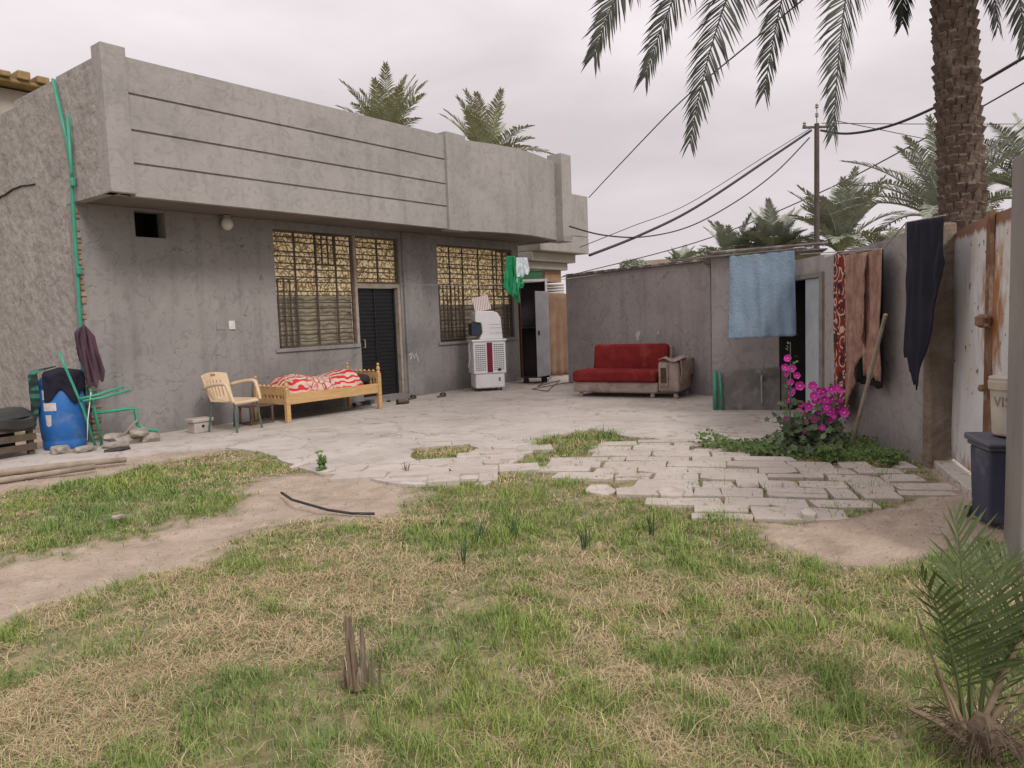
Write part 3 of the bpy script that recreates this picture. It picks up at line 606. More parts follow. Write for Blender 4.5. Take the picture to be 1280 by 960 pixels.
for s in (.02,(P_t-Vector((G0.x,G0.y,P_t.z))).length-.045,(P_t-Vector((G0.x,G0.y,P_t.z))).length+.045):
    q = G0+dg*s+ng*.02; b = B(); b.bar((q.x,q.y,.05),(q.x,q.y,2.10),.028); obj('upright', b, UPR, gate, world=True)
b = B(); 
for z in (1.27,1.33): 
    q = Vector((P_l.x,P_l.y))+ng*.07; b.bar((q.x-dg.x*.12,q.y-dg.y*.12,z),(q.x+dg.x*.12,q.y+dg.y*.12,z),.022)
b.box(q.x-.012,q.x+.012,q.y-.012,q.y+.012,1.27,1.33)
b.lathe([(.02,-.05),(.055,-.03),(.055,.03),(.02,.05)],12,(q.x,q.y,1.30)); q = q+ng*.0; obj('latch', b, GFR, gate, world=True, bevel=.004)
b = B(); b.bar((q.x-.06,q.y,.80),(q.x+.06,q.y,.80),.02); b.lathe([(.02,-.02),(.03,0),(.02,.03)],8,(q.x,q.y,.80))
obj('bolt', b, GFR, gate, world=True, bevel=.004)
b = B(); q0 = G0+ng*.0; b.prism([tuple(G0+ng*.16),tuple(G1+ng*.16),tuple(G1-ng*.1),tuple(G0-ng*.1)][::-1],-.05,.055); tag(obj('kerb', b, CONC_F, base=(6.3,.55,0), bevel=.01),'low concrete kerb under the white gate','kerb')
# concrete gate post at the right edge
q = g(1287,700); pw_ = Vector((q.x-.02,q.y-.03)); b = B()
ps = Matrix.Translation((pw_.x,pw_.y,0))@Matrix.Rotation(R(20),4,'Z')
b.box(-.14,.14,-.12,.12,-.05,2.22,ps); post = obj('gate_post', b, mat('post_concrete',(.27,.25,.235),(.2,.185,.175),3,.9,.3,25,c3=(.15,.135,.125),s3=4,stretch=(1,1,.35)), base=(pw_.x,pw_.y,0), bevel=.012); tag(post,'square grey concrete post in front of the bin','post')
for z in (1.45,.36,.28): b = B(); b.bar(ps@Vector((-.19,.0,z)),ps@Vector((-.12,.0,z)),.03); _old_obj('hinge', b, GFR, post, world=True)
# ================================================================== THINGS IN THE YARD
# ---- sofa
RED = mat('red_upholstery',(.23,.028,.026),(.16,.02,.02),5,.95,.6,9,spec=.1,c3=(.30,.06,.05),s3=3,bdist=.03)
BEIGE = mat('faded_beige_fabric',(.42,.34,.30),(.32,.25,.22),5,.9,.6,12,c3=(.24,.18,.15),s3=5,bdist=.03)
def rbox(x0,x1,y0,y1,z0,z1): return B().box(x0,x1,y0,y1,z0,z1)
sofa = empty('sofa','worn red two seat sofa with a beige frame and only its right arm','sofa',(11.17,7.36,0),R(-81.4))
obj('base', rbox(0,1.56,.03,.78,.085,.27), BEIGE, sofa, bevel=.035, seg=3, smooth=True)
b = B(); b.grid(lambda u,v: (0.0+1.55*u, .0-.03*math.sin(math.pi*u)+.70*v, .475+.02*math.sin(math.pi*u)*math.sin(math.pi*v)-.012*math.sin(u*9)-.03*max(0,(abs(v-.5)-.42)/.08)**2), 24, 12)
b2 = B(); b2.box(.01,1.555,-.03,.62,.272,.47); 
obj('seat_cushion', b2, RED, sofa, bevel=.055, seg=4, smooth=True)
M_ = Matrix.Translation((0,.56,.40))@Matrix.Rotation(R(-12),4,'X'); b = B(); b.box(.16,1.56,-.02,.17,0,.52,M_); obj('backrest', b, RED, sofa, bevel=.07, seg=4, smooth=True)
b = B(); b.box(.18,1.60,.10,.22,-.15,.50,M_); obj('back_panel', b, BEIGE, sofa, bevel=.04, seg=3)
arm = obj('armrest', B().box(1.57,1.94,.02,.80,.11,.62), BEIGE, sofa, bevel=.05, seg=3, smooth=True)
obj('armrest_front', B().box(1.60,1.76,-.012,.03,.20,.60), BEIGE, sofa, bevel=.015)
_old_obj('grille_inset', B().box(1.635,1.73,-.022,-.0125,.27,.52), mat('dark_cane',(.10,.075,.05),(.06,.045,.03),30,.9,.3,90), arm)
def throw(u,v):
    x = 1.60+.37*u; s = v
    if s < .5: return (x+.02*math.sin(s*14), -.02+.84*s*2, .655+.03*math.sin(u*7+s*9)+.02*mnoise.noise(Vector((u*5,s*9,1)))-.05*max(0,u-.7))
    return (x, .82, .655-(s-.5)*.6)
b = B(); b.grid(throw, 14, 24); obj('loose_cover', b, BEIGE, sofa, smooth=True, solid=.012)
b = B(); b.grid(lambda u,v: (1.96+.025*math.sin(v*3)+.02*mnoise.noise(Vector((u*4,v*4,3))), .0+.80*u, .65-v*(.36+.08*math.sin(u*6))), 16, 12); obj('cover_drape', b, BEIGE, sofa, smooth=True, solid=.012)
for x,y in ((.12,.12),(1.45,.10),(1.86,.08),(.12,.7),(1.86,.7)): b = B(); b.lathe([(.035,0),(.045,.03),(.03,.085)],10,(x,y,0)); obj('leg', b, BEIGE, sofa)
# ---- wooden daybed with blanket
PINE = mat('pine_wood',(.62,.40,.185),(.50,.31,.14),6,.6,.1,30,stretch=(.6,6,6),c3=(.40,.24,.11),s3=2)
bed = empty('daybed','small pine wooden daybed with turned posts standing below the large window','bed',(6.72,9.50,0))
BL, BD = 1.82, .78
def post(x,y,h): 
    b = B(); b.box(x-.033,x+.033,y-.033,y+.033,.0,h-.14); b.lathe([(.03,0),(.036,.02),(.02,.04),(.033,.07),(.03,.10),(.012,.12),(.026,.145),(.02,.165),(.004,.175)],12,(x,y,h-.14)); return b
for x,y,h in ((0,0,.62),(0,BD,.66),(BL,0,.74),(BL,BD,.74)): obj('post', post(x,y,h), PINE, bed, bevel=.004)
obj('side_rail', B().box(.034,BL-.034,-.02,.015,.27,.43), PINE, bed, bevel=.006); obj('side_rail', B().box(.034,BL-.034,BD-.015,BD+.02,.27,.43), PINE, bed, bevel=.006)
for x,h in ((0,.58),(BL,.68)):
    b = B(); n = 16; pts = [(-.0,0)]; 
    b.box(x-.014,x+.014,.034,BD-.034,.27,.36); b.box(x-.012,x+.012,.034,BD-.034,h-.17,h-.06)
    for k in range(7): b.box(x-.012,x+.012,.09+k*.095,.125+k*.095,.361,h-.171)
    for k in range(6): b.lathe([(.001,-.03),(.03,0),(.001,.03)],10,(x,.12+k*.11,h-.045))
    obj('end_board', b, PINE, bed)
obj('slat_base', B().box(.035,BL-.035,.016,BD-.016,.34,.365), mat('dark_slats',(.05,.035,.025),(.03,.02,.015),5,.8,.1), bed)
def blanket_fn(t, co, mpn, col):
    sp = nd(t,'ShaderNodeSeparateXYZ'); t.links.new(co.outputs['Object'],sp.inputs[0])
    w = nd(t,'ShaderNodeTexWave',wave_type='RINGS'); w.inputs['Scale'].default_value=3.4; w.inputs['Distortion'].default_value=6; w.inputs['Detail'].default_value=1.5; w.inputs['Detail Scale'].default_value=1.6
    t.links.new(mpn.outputs[0],w.inputs['Vector'])
    v = nd(t,'ShaderNodeTexVoronoi'); v.feature='DISTANCE_TO_EDGE'; v.inputs['Scale'].default_value=9; t.links.new(mpn.outputs[0],v.inputs['Vector'])
    n = nd(t,'ShaderNodeTexNoise'); n.inputs['Scale'].default_value=1.6; t.links.new(mpn.outputs[0],n.inputs['Vector'])
    a = nd(t,'ShaderNodeMath',operation='MULTIPLY'); t.links.new(mrange(t,w.outputs['Fac'],.56,.64),a.inputs[0]); t.links.new(mrange(t,n.outputs[0],.42,.50),a.inputs[1])
    c = ramp_mix(t, a.outputs[0], (.55,.035,.045), col)
    b_ = nd(t,'ShaderNodeMath',operation='MULTIPLY'); t.links.new(mrange(t,v.outputs['Distance'],.08,.04),b_.inputs[0]); t.links.new(mrange(t,n.outputs[0],.52,.45),b_.inputs[1])
    return ramp_mix(t, b_.outputs[0], (.38,.04,.05), c)
BLK = mat('red_cream_blanket',(.66,.50,.40),(.56,.42,.34),5,.95,.2,80,fn=blanket_fn)
def blan(u,v):
    x = .06+1.55*u; a = math.pi*v; lump = .13+.08*math.sin(u*5.2+.4)**2+.05*mnoise.noise(Vector((u*5,v*3,2)))
    edge = min(1, min(u,1-u)*9)
    y = .40-.36*math.cos(a)*(1+.08*mnoise.noise(Vector((u*6,v*6,5)))); z = .375+(.10+lump)*(math.sin(a)**.6)*edge+.02*mnoise.noise(Vector((u*14,v*9,7)))
    if v < .12: z -= .05*math.sin(u*11)**2; y -= .02
    return (x,y,max(z,.368))
b = B(); b.grid(blan, 60, 26); bl = obj('blanket', b, BLK, base=(0,0,0), smooth=True, solid=.012, sub=1); bl.location = (6.72,9.50,0); tag(bl,'rumpled red and cream patterned blanket lying on the pine daybed','blanket')
b = B(); b.rock((0,0,.12),.17,.26,.10,4); pb = obj('pillow', b, mat('dark_cloth',(.025,.022,.03),(.04,.035,.04),8,.95,.1), base=(0,0,0), smooth=True); pb.location = (8.34,9.86,.37); tag(pb,'dark bundled pillow at the right end of the daybed','pillow')
# low box under the bed left side
b = B(); b.box(-.2,.2,-.16,.16,0,.03); b.box(-.2,.2,-.16,.16,.26,.28)
for x in (-.18,.18):
    for y in (-.14,.14): b.box(x-.015,x+.015,y-.015,y+.015,.031,.259)
st = obj('stool', b, mat('old_brown_wood',(.16,.10,.07),(.10,.065,.045),6,.8,.2), base=(0,0,0)); st.location = (6.48,9.95,0); tag(st,'low brown wooden stool in the gap between the plastic chair and the daybed','stool')
# ---- plastic chair
CH = mat('cream_plastic',(.66,.50,.33),(.58,.44,.29),4,.45,.03,40,spec=.5)
GRL = mat('green_tube',(.06,.12,.10),(.09,.15,.13),6,.5,.1)
ch = empty('plastic_chair','cream plastic armchair on dark tube legs against the house wall','chair',(5.93,9.62,0),R(14))
b = B(); b.grid(lambda u,v: ((u-.5)*(.46+.02*math.sin(v*3)), -.24+.46*v, .43-.03*math.sin(math.pi*u)*math.sin(math.pi*min(1,v*1.2))-(.04*(1-v*8)**2 if v < .125 else 0)), 14, 14)
obj('seat', b, CH, ch, smooth=True, solid=.022)
b = B()
def bk(u,v): return ((u-.5)*(.42+.07*v-.02*abs(v-.5)), .215+.13*v+.05*(1-(2*u-1)**2), .40+.42*v-.03*(2*u-1)**2*v)
nu, nv = 30, 14; base = len(b.v)
for i in range(nu+1):
    for j in range(nv+1): b.v.append(bk(i/nu,j/nv))
for i in range(nu):
    for j in range(nv):
        u = i; slot = (2 <= j <= 9 and 5 <= i <= 24 and (i-5)%4 == 0) or (j == 12 and 12 <= i <= 17)
        if slot: continue
        a = base+i*(nv+1)+j; b.f.append((a,a+nv+1,a+nv+2,a+1))
obj('backrest', b, CH, ch, smooth=True, solid=.018)
for s in (-1,1):
    b = B(); pts = []
    for k in range(11):
        t = k/10; a = t*math.pi*.9
        pts.append((s*(.255+.03*math.sin(a)), .30-.52*t-.06*math.sin(a)**2, .62+.06*math.sin(a*.9)-(.22*max(0,(t-.75)/.25)**1.5)))
    pts.append((s*.245,-.245,.43))
    b.tube(pts,[.028]*len(pts),8); obj('armrest', b, CH, ch, smooth=True)
    for y,yy in ((-.2,-.25),(.2,.27)): b = B(); b.tube([(s*.21,y,.42),(s*.24,yy,0)],.014,8); obj('leg', b, GRL, ch)
# ---- square cement block with a hole by the wall
b = B(); b.prism([(-.13,-.09),(.13,-.09),(.13,.09),(-.13,.09)],0,.15); b.box(-.155,.155,-.11,.11,.151,.20); hb = obj('cement_block', b, mat('white_cement',(.46,.41,.37),(.38,.34,.3),6,.9,.3), bevel=.01); hb.location = (5.56,9.93,0); tag(hb,'small pale cement block with a round hole at the foot of the facade','block')
b = B(); b.tube([(-.0,-.092,.09),(0,-.085,.09)],.022,12); _old_obj('drain_hole', b, DARK, hb)  # flat dark disc; the hole's shade is put into its colour
# ---- sandals and shoes near the door
SH = mat('black_rubber',(.03,.027,.027),(.05,.045,.042),10,.7,.1); SHB = mat('brown_rubber',(.13,.09,.07),(.10,.07,.06),10,.7,.1); SHW = mat('grey_trainer',(.4,.38,.37),(.1,.1,.1),20,.8,.1)
def sandal(loc, rz, M, S, label, closed=False):
    t = empty('shoe', label, 'shoe', loc, rz, 'footwear on the paving by the door')
    out_ = [(math.cos(a)*.13, math.sin(a)*(.046+.008*math.cos(a))) for a in [2*math.pi*k/16 for k in range(16)]]
    b = B(); b.prism(out_, .003, .028); obj('sole', b, M, t, bevel=.005)
    b = B()
    if closed: b.grid(lambda u,v: (-.10+.22*u, .045*math.cos(math.pi*v), .028+.06*math.sin(math.pi*v)*(1.1-.5*u)), 10, 8)
    else: b.grid(lambda u,v: (.01+.07*u, .046*math.cos(math.pi*v), .03+.045*math.sin(math.pi*v)), 5, 8)
    obj('upper', b, S, t, smooth=True, solid=.006)
P = lambda x,y: g(x,y)
for (x,y,rz,M,S,l,c) in ((446,509,.4,SHW,SHW,'grey trainer under the right end of the daybed, nearer the bed leg',True),(456,507,2.2,SHW,SH,'dark trainer lying beside the grey one under the daybed',True),(484,502,1.2,SH,SH,'black sandal just right of the daybed end post',False),
     (503,505,-.3,SH,SHB,'black shoe tilted in front of the door threshold',True),(515,499,.2,SHB,SH,'brown slipper lying at the foot of the pale pilaster',False),(552,496,.1,SHB,SH,'brown slipper alone on the paving below the wide window',False)):
    q = P(x,y); sandal((q.x,q.y,0),rz,M,S,l,c)
# ---- air cooler
COOL = mat('cooler_white_plastic',(.80,.79,.80),(.74,.73,.74),3,.4,.03,40,spec=.5)
COOLG = mat('cooler_slot_grey',(.22,.23,.24),(.16,.17,.18),8,.6,0)
MAR = mat('maroon_plastic',(.20,.012,.04),(.16,.01,.03),8,.35,0,spec=.5)
NAVY = mat('navy_plastic',(.03,.04,.07),(.05,.055,.08),8,.5,0)
q = g(614,489); ac = empty('air_cooler','tall white wheeled air cooler with a maroon stripe standing under the wide window','air cooler',(q.x+.28*.62,q.y+.28*.79,0),R(-38))
w2 = .33
obj('tank', B().prism([(-w2+.03,-.25),(w2-.03,-.25),(w2-.03,.25),(-w2+.03,.25)],.06,.35), COOL, ac, bevel=.03, seg=3)
b = B(); b.box(-w2,w2,-.27,.27,.351,.99); cbd = obj('body', b, COOL, ac, bevel=.02, seg=3)
for sx in (-1,1):
    b = B()
    for k in range(13):
        for j in range(5):
            x = sx*(.10+j*.043); b.box(x-.016,x+.016,-.2735,-.2695,.42+k*.041,.44+k*.041)
    obj('louvre', b, COOLG, ac)
obj('stripe', B().box(-.055,.055,-.282,-.2705,.38,.97), MAR, ac, bevel=.004)
obj('top_rim', B().box(-w2-.02,w2+.02,-.29,.29,.991,1.03), COOL, ac, bevel=.012)
b = B(); prof = [(-.19,.0),(.29,.0),(.26,.42),(.20,.52),(.10,.56),(-.22,.56),(-.26,.52),(-.26,.35),(-.14,.33),(-.12,.14)]
b.v = [(x,-.24,1.031+z) for x,z in prof]+[(x,.2,1.031+z) for x,z in prof]; n = len(prof); b.f = [tuple(range(n)),tuple(range(n,2*n))[::-1]]+[(i+n,(i+1)%n+n,(i+1)%n,i) for i in range(n)]
obj('hood', b, COOL, ac, bevel=.02, seg=3)
obj('air_outlet', B().box(-.33,-.135,-.20,.16,1.12,1.355), NAVY, ac, bevel=.01)
b = B()
for z in (1.25,1.32,1.15): b.box(.02,.285,-.2425,-.2405,z,z+.006)
obj('hood_seam', b, COOLG, ac)
obj('water_gauge', B().box(.17,.21,-.256,-.2505,.19,.27), COOLG, ac); obj('drain_cap', B().box(.16,.22,-.28,-.2705,.40,.45), SH, ac)
for x in (-.22,0.0,.22):
    for y in ((-.2,.2) if x else (-.2,)): b = B(); b.tube([(x-.015,y,.032),(x+.015,y,.032)],.03,12); b.box(x-.01,x+.01,y-.01,y+.01,.05,.062); obj('wheel', b, SH, ac)
b = B(); b.tube([(-w2,-.1,1.0),(-w2-.06,-.12,.9),(-w2-.04,-.16,.7),(-w2-.09,-.15,.5),(-w2-.03,-.1,.44)],.008,6); obj('power_lead', b, WHITE, ac, smooth=True)
# leaflet propped on top
def leaf(t, co, mpn, col):
    w = nd(t,'ShaderNodeTexWave'); w.inputs['Scale'].default_value=9; w.inputs['Distortion'].default_value=1; t.links.new(mpn.outputs[0],w.inputs['Vector'])
    n = nd(t,'ShaderNodeTexNoise'); n.inputs['Scale'].default_value=7; t.links.new(mpn.outputs[0],n.inputs['Vector'])
    c = ramp_mix(t, mrange(t,w.outputs['Fac'],.7,.85), (.30,.12,.14), col); return ramp_mix(t, mrange(t,n.outputs[0],.55,.62), (.75,.30,.08), c)
b = B(); b.box(-.17,.17,-.012,.012,0,.30,Matrix.Rotation(R(-14),4,'X')@Matrix.Rotation(R(-12),4,'Y'))
lf = obj('carton', b, mat('printed_card',(.75,.70,.66),(.7,.64,.6),5,.6,0,fn=leaf), bevel=.003); lf.location = (ac.location.x-.05,ac.location.y+.0,1.60); lf.rotation_euler = (0,0,R(-38)); tag(lf,'flat printed carton with orange and pink stripes propped on top of the air cooler','carton')
# ---- metal cabinet with open door
STEEL = mat('grey_steel',(.42,.41,.43),(.33,.32,.34),3,.5,.1,30,metal=.3); CABD = mat('cabinet_dark',(.055,.045,.045),(.035,.03,.03),3,.7,.05); CABR = mat('cabinet_red_side',(.12,.03,.03),(.08,.025,.025),5,.7,.05); CABW = mat('cabinet_white_rim',(.62,.60,.58),(.5,.48,.46),8,.6,.1)
cb = empty('metal_cabinet','tall dark metal cabinet with its grey door hanging open at the end of the facade','cabinet',(13.37,9.78,0),R(-48))
cw, cd_ = .30, .25
b = B(); b.box(-cw,cw,cd_-.02,cd_,.12,2.2); b.box(cw-.02,cw,-cd_,cd_-.021,.12,2.2); b.box(-cw+.021,cw-.021,-cd_,cd_-.021,.12,.15); b.box(-cw+.021,cw-.021,-cd_+.05,cd_-.021,1.2,1.22); obj('carcass', b, CABD, cb)
obj('side_panel', B().box(-cw,-cw+.02,-cd_,cd_-.021,.12,2.2), CABR, cb)
b = B(); b.box(-cw-.01,cw+.01,-cd_-.01,cd_+.01,2.201,2.25); b.box(cw-.05,cw+.0,-cd_-.012,-cd_-.002,1.85,2.2); obj('top_rim', b, CABW, cb)
M_ = Matrix.Translation((cw+.01,-cd_-.01,0))@Matrix.Rotation(R(-128),4,'Z'); b = B(); b.box(0,.52,-.012,.012,.17,1.98,M_); dd = obj('door', b, STEEL, cb, bevel=.006)
b = B(); b.box(.44,.47,.013,.04,1.05,1.15,M_); b.box(.44,.47,-.04,-.013,1.05,1.15,M_); _old_obj('handle', b, SH, dd)
for x in (-.2,.2): b = B(); b.box(x-.05,x+.05,-.15,.15,0,.12); obj('foot', b, CABD, cb)
b = B(); b.box(-.26,.20,-.1,.22,2.251,2.42); b.box(-.28,.22,-.12,.24,2.421,2.45); t_ = obj('crate', b, mat('green_crate',(.04,.12,.06),(.06,.16,.08),5,.7,.1), bevel=.01); t_.location=(13.42,9.80,0); t_.rotation_euler=(0,0,R(-48)); tag(t_,'dark green crate on top of the metal cabinet','crate')
for v_ in t_.data.vertices: v_.co.z -= 0.0
b = B(); rnd = random.Random(8); 
pts = [g(690,472),g(672,484),g(700,476),g(684,490),g(665,487),g(705,480),g(720,478)]
b.tube([(p.x,p.y,.012+.006*(i%2)) for i,p in enumerate(pts)],.008,6); o = obj('cable', b, SHB, base=(pts[0].x,pts[0].y,0)); tag(o,'thin brown cable tangled on the paving beside the metal cabinet','cable')
# ---- clothes line with flag like cloths near the cabinet
LINE = mat('washing_line',(.35,.33,.32),(.3,.28,.27),10,.7,0)
A_ = pY(500,355,HY-.02); Z_ = Vector((12.12,8.2,2.28)); mid = pl(645,352,(A_.x,A_.y),(Z_.x,Z_.y))
S1 = Vector((13.1,7.82,2.25))
b = B(); pp = [A_.lerp(S1,k/20)-Vector((0,0,.10*4*(k/20)*(1-k/20))) for k in range(21)]; b.tube(pp,.006,5); o = obj('washing_line', b, LINE, base=(A_.x,A_.y,0)); tag(o,'thin washing line running from beside the door to the wall behind the sofa','washing line')
GC = mat('green_cloth',(.02,.26,.10),(.03,.34,.15),3,.85,.15,50); WC = mat('pale_blue_cloth',(.82,.88,.90),(.72,.82,.87),3,.85,.15,50)
def on_line(x): 
    d = ray(x,350); n = Vector((-(S1-A_).y,(S1-A_).x,0)); return O+d*(n.dot(A_-O)/n.dot(d))
qa = on_line(636); qb = on_line(656); 
dl = (S1-A_).normalized(); zl = qa.z
def bundle(name, c, w, h, M, seed, up=0.0, label='', cat='cloth', tw=.6):
    b = B(); rr = random.Random(seed)
    def fn(u,v):
        a = u*2*math.pi; r = w*(.25+.75*math.sin(math.pi*min(1,.12+v*.80))**.8)*(1+.28*math.sin(a*3+seed)+.12*math.sin(a*7+v*6))
        return (c.x+r*math.cos(a)*tw+.05*math.sin(v*5+seed), c.y+r*math.sin(a)-.04*math.sin(v*4), c.z+up-h*v+.02*math.sin(a*4))
    b.grid(fn, 40, 16); o = obj(name, b, M, base=(c.x,c.y,c.z), smooth=True, solid=.006); tag(o,label,cat); return o
def on(x,y,D=12.95): return at(x,y,D)
def hung(name, x0, x1, y, drop, M, folds, amp, flare, seed, label, wr=.03, prof=None):
    A1, A2 = on(x0,y), on(x1,y); o = cloth_part(name, A1, A2, drop, M, folds, amp, 44, 26, base=tuple(A1), flare=flare, seed=seed, hem=.08, wr=wr, solid=.006, profile=prof); tag(o,label,'cloth')
hung('green_cloth',633,643,320,.70,GC,2.6,.05,1.1,1,'dark green cloth hanging from the washing line in front of the wide window',prof=lambda u: .55+.25*u)
hung('green_cloth',642,652,346,.36,mat('bright_green_cloth',(.04,.36,.15),(.05,.42,.20),3,.85,.3,30),2.2,.04,.5,4,'bright green cloth corner hanging below the pale cloth on the line',prof=lambda u: .36-.22*u)
hung('pale_cloth',645,659,322,.42,WC,3.2,.06,.35,7,'pale blue and white cloth bunched high on the washing line',prof=lambda u: .22+.24*(1-u))
# ---- washing on the laundry wall side
TW0, TW1 = pl(912,319,(9.5,3.95),(9.9,3.0)), pl(993,311,(9.5,3.95),(9.9,3.0))
BLUE = mat('blue_towel',(.245,.33,.42),(.20,.275,.36),3,.95,.5,30,c3=(.29,.38,.44),s3=2,bdist=.03)
o = cloth_part('towel', TW0, TW1, 1.10, BLUE, 5, .022, 60, 30, base=(TW0.x,TW0.y,TW0.z), flare=.06, seed=2, hem=.03); tag(o,'large faded blue towel hanging in front of the outhouse','towel')
b = B(); a = TW0-(TW1-TW0)*.9; e = TW1+(TW1-TW0)*.12; b.tube([a+Vector((0,0,.0)),e],.013,6); o = obj('line_pole', b, mat('grey_wood2',(.2,.17,.15),(.14,.12,.1),6,.9,.2), base=tuple(a)); tag(o,'thin wooden pole from which the blue towel hangs','pole')
# rugs
def rug_fn(t, co, mpn, col):
    w = nd(t,'ShaderNodeTexVoronoi'); w.inputs['Scale'].default_value=5.5; t.links.new(mpn.outputs[0],w.inputs['Vector'])
    r = nd(t,'ShaderNodeMath',operation='SINE'); m1 = nd(t,'ShaderNodeMath',operation='MULTIPLY'); m1.inputs[1].default_value=22; t.links.new(w.outputs['Distance'],m1.inputs[0]); t.links.new(m1.outputs[0],r.inputs[0])
    c = ramp_mix(t, mrange(t,r.outputs[0],.55,.75), (.52,.40,.28), col); n = nd(t,'ShaderNodeTexNoise'); n.inputs['Scale'].default_value=9; t.links.new(mpn.outputs[0],n.inputs['Vector'])
    return ramp_mix(t, mrange(t,n.outputs[0],.56,.60), (.05,.02,.02), c)
RUG1 = mat('patterned_rug',(.24,.028,.025),(.16,.02,.02),4,.95,.2,60,fn=rug_fn)
RUG2 = mat('faded_pink_rug',(.36,.215,.17),(.22,.115,.09),13,.95,.5,50,c3=(.42,.30,.22),s3=8,stretch=(1,1,.55),bdist=.03)
def hang(name, xa, ya, xb, yb, off, drop, M, label, cat, folds, amp, seed, profile=None, solid=.01):
    a = pl(xa,ya,Ar-nr*off,Br-nr*off); e = pl(xb,yb,Ar-nr*off,Br-nr*off)
    o = cloth_part(name, a, e, drop, M, folds, amp, 30, 24, base=tuple(a), seed=seed, profile=profile, solid=solid, hem=.06); tag(o,label,cat); return a, e
hang('rug', 1042,318, 1062,317, .12, 1.72, RUG1, 'dark red rug with cream scroll pattern hanging behind the pink rug','rug',1.5,.03,1,lambda u: 1.85-.15*u)
hang('rug', 1056,319, 1082,315, .22, 1.3, RUG2, 'faded pink brown rug, its left half reaching lowest with a slanting hem','rug',2.5,.035,3,lambda u: 1.72-.95*u)
hang('rug', 1079,316, 1101,310, .19, 1.3, RUG2, 'narrow faded pink brown rug hanging just right of the slanting one','rug',2,.02,5,lambda u: 1.22+.05*u)
BLKC = mat('black_cloth',(.012,.012,.022),(.02,.018,.03),4,.95,.2,50); MARC = mat('dark_green_cloth',(.02,.035,.03),(.03,.02,.025),3,.95,.1)
hang('scarf', 1070,316, 1103,310, .10, 1.35, MARC, 'dark cloth hanging nearest the wall behind the pink rugs','cloth',2,.02,8)
gA = pl(1133,278,Ar-nr*.2,Br-nr*.2); gB = pl(1179,271,Ar-nr*.2,Br-nr*.2)
o = cloth_part('black_garment', gA, gB, 1.3, BLKC, 2.5, .03, 34, 34, base=tuple(gA), seed=4, profile=lambda u: (1.12+.26*min(1,u*5)+.03*math.sin(u*60)) if u < .42 else max(.35,1.38-(u-.42)*1.75), solid=.012, hem=.06); tag(o,'long black garment hanging beside the white gate','garment')
# the two lines that carry them
b = B(); a = pl(1000,318,Ar-nr*.16,Br-nr*.16); e = pl(1182,269,Ar-nr*.16,Br-nr*.16); b.tube([a,pl(1104,311,Ar-nr*.16,Br-nr*.16),gA,e],.006,5); b.tube([gA,(gA.x,gA.y,.0+1.9)],.01,6)
o = obj('washing_line', b, LINE, base=tuple(a)); tag(o,'washing line strung along the top of the laundry wall','washing line')
b = B(); a = pl(1103,312,Ar-nr*.06,Br-nr*.06); pts = [a,a-Vector((0,0,.25)),pl(1103,400,Ar-nr*.06,Br-nr*.06),pl(1111,418,Ar-nr*.06,Br-nr*.06)]; b.tube(pts,.006,5); o = obj('dangling_wire', b, SH, base=tuple(a)); tag(o,'thin black wire looping down the wall right of the rugs','wire')
STK = mat('weathered_stick',(.36,.30,.24),(.26,.21,.16),8,.9,.2,30)
a = pl(1107,393,Ar-nr*.36,Br-nr*.36); f_ = g(1063,562); b = B(); b.tube([f_,f_.lerp(a,.5)+Vector((.01,0,0)),a],[.022,.02,.018],8); o = obj('wooden_stick', b, STK, base=tuple(f_)); tag(o,'long weathered stick leaning on the laundry wall','stick')
b = B(); b.prism([tuple(g(1066,550).xy),tuple(g(1105,575).xy),tuple((g(1105,575)+Vector((nr.x*.3,nr.y*.3,0))).xy),tuple((g(1066,550)+Vector((nr.x*.3,nr.y*.3,0))).xy)],-.02,.2)
# ---- bin and bucket
BINB = mat('bin_blue_grey',(.042,.045,.085),(.06,.062,.10),3,.6,.1,30,c3=(.20,.20,.22),s3=2.2,spec=.4); BINL = mat('bin_lid',(.075,.075,.10),(.11,.11,.13),6,.55,.1,spec=.4)
q = g(1247,660); wb = empty('wheelie_bin','dusty dark blue plastic bin with a grey lid beside the gate post','bin',(q.x+.15,q.y-.02,0),R(-62))
b = B(); 
vs = []; 
for z,w_,d_ in ((0.02,.145,.13),(.50,.155,.15)): vs += [(-w_,-d_,z),(w_,-d_,z),(w_,d_,z),(-w_,d_,z)]
b.add(vs,[(3,2,1,0),(4,5,6,7),(0,1,5,4),(1,2,6,5),(2,3,7,6),(3,0,4,7)]); obj('body', b, BINB, wb, bevel=.02, seg=3)
obj('rim', B().box(-.165,.165,-.165,.165,.50,.53), BINL, wb, bevel=.008)
b = B(); b.prism([(-.18,-.195),(.18,-.195),(.18,.18),(-.18,.18)],.531,[.552,.552,.575,.575]); obj('lid', b, BINL, wb, bevel=.014, seg=3)
obj('handle', B().box(-.06,.06,-.215,-.194,.535,.552), BINL, wb, bevel=.004)
for s in (-1,1): b = B(); b.tube([(s*.14,.14,.04),(s*.17,.14,.04)],.04,12); obj('wheel', b, SH, wb)
BUCK = mat('dirty_white_bucket',(.52,.47,.40),(.42,.37,.30),7,.7,.2,20,c3=(.30,.24,.18),s3=4)
bx = empty('paint_bucket','dirty white paint bucket with grey lettering standing on the bin lid','bucket',(wb.location.x+.05,wb.location.y-.03,.577),0)
b = B(); b.lathe([(.118,0),(.125,.01),(.14,.30),(.152,.30),(.155,.35),(.147,.355),(.14,.34),(.12,.03)],28); b.v = [(x*.9,y*.9,z) for x,y,z in b.v]; obj('body', b, BUCK, bx, smooth=False)
b = B(); b.lathe([(.133,.355),(.136,.375),(.128,.38)],28); obj('lid_rim', b, BUCK, bx)
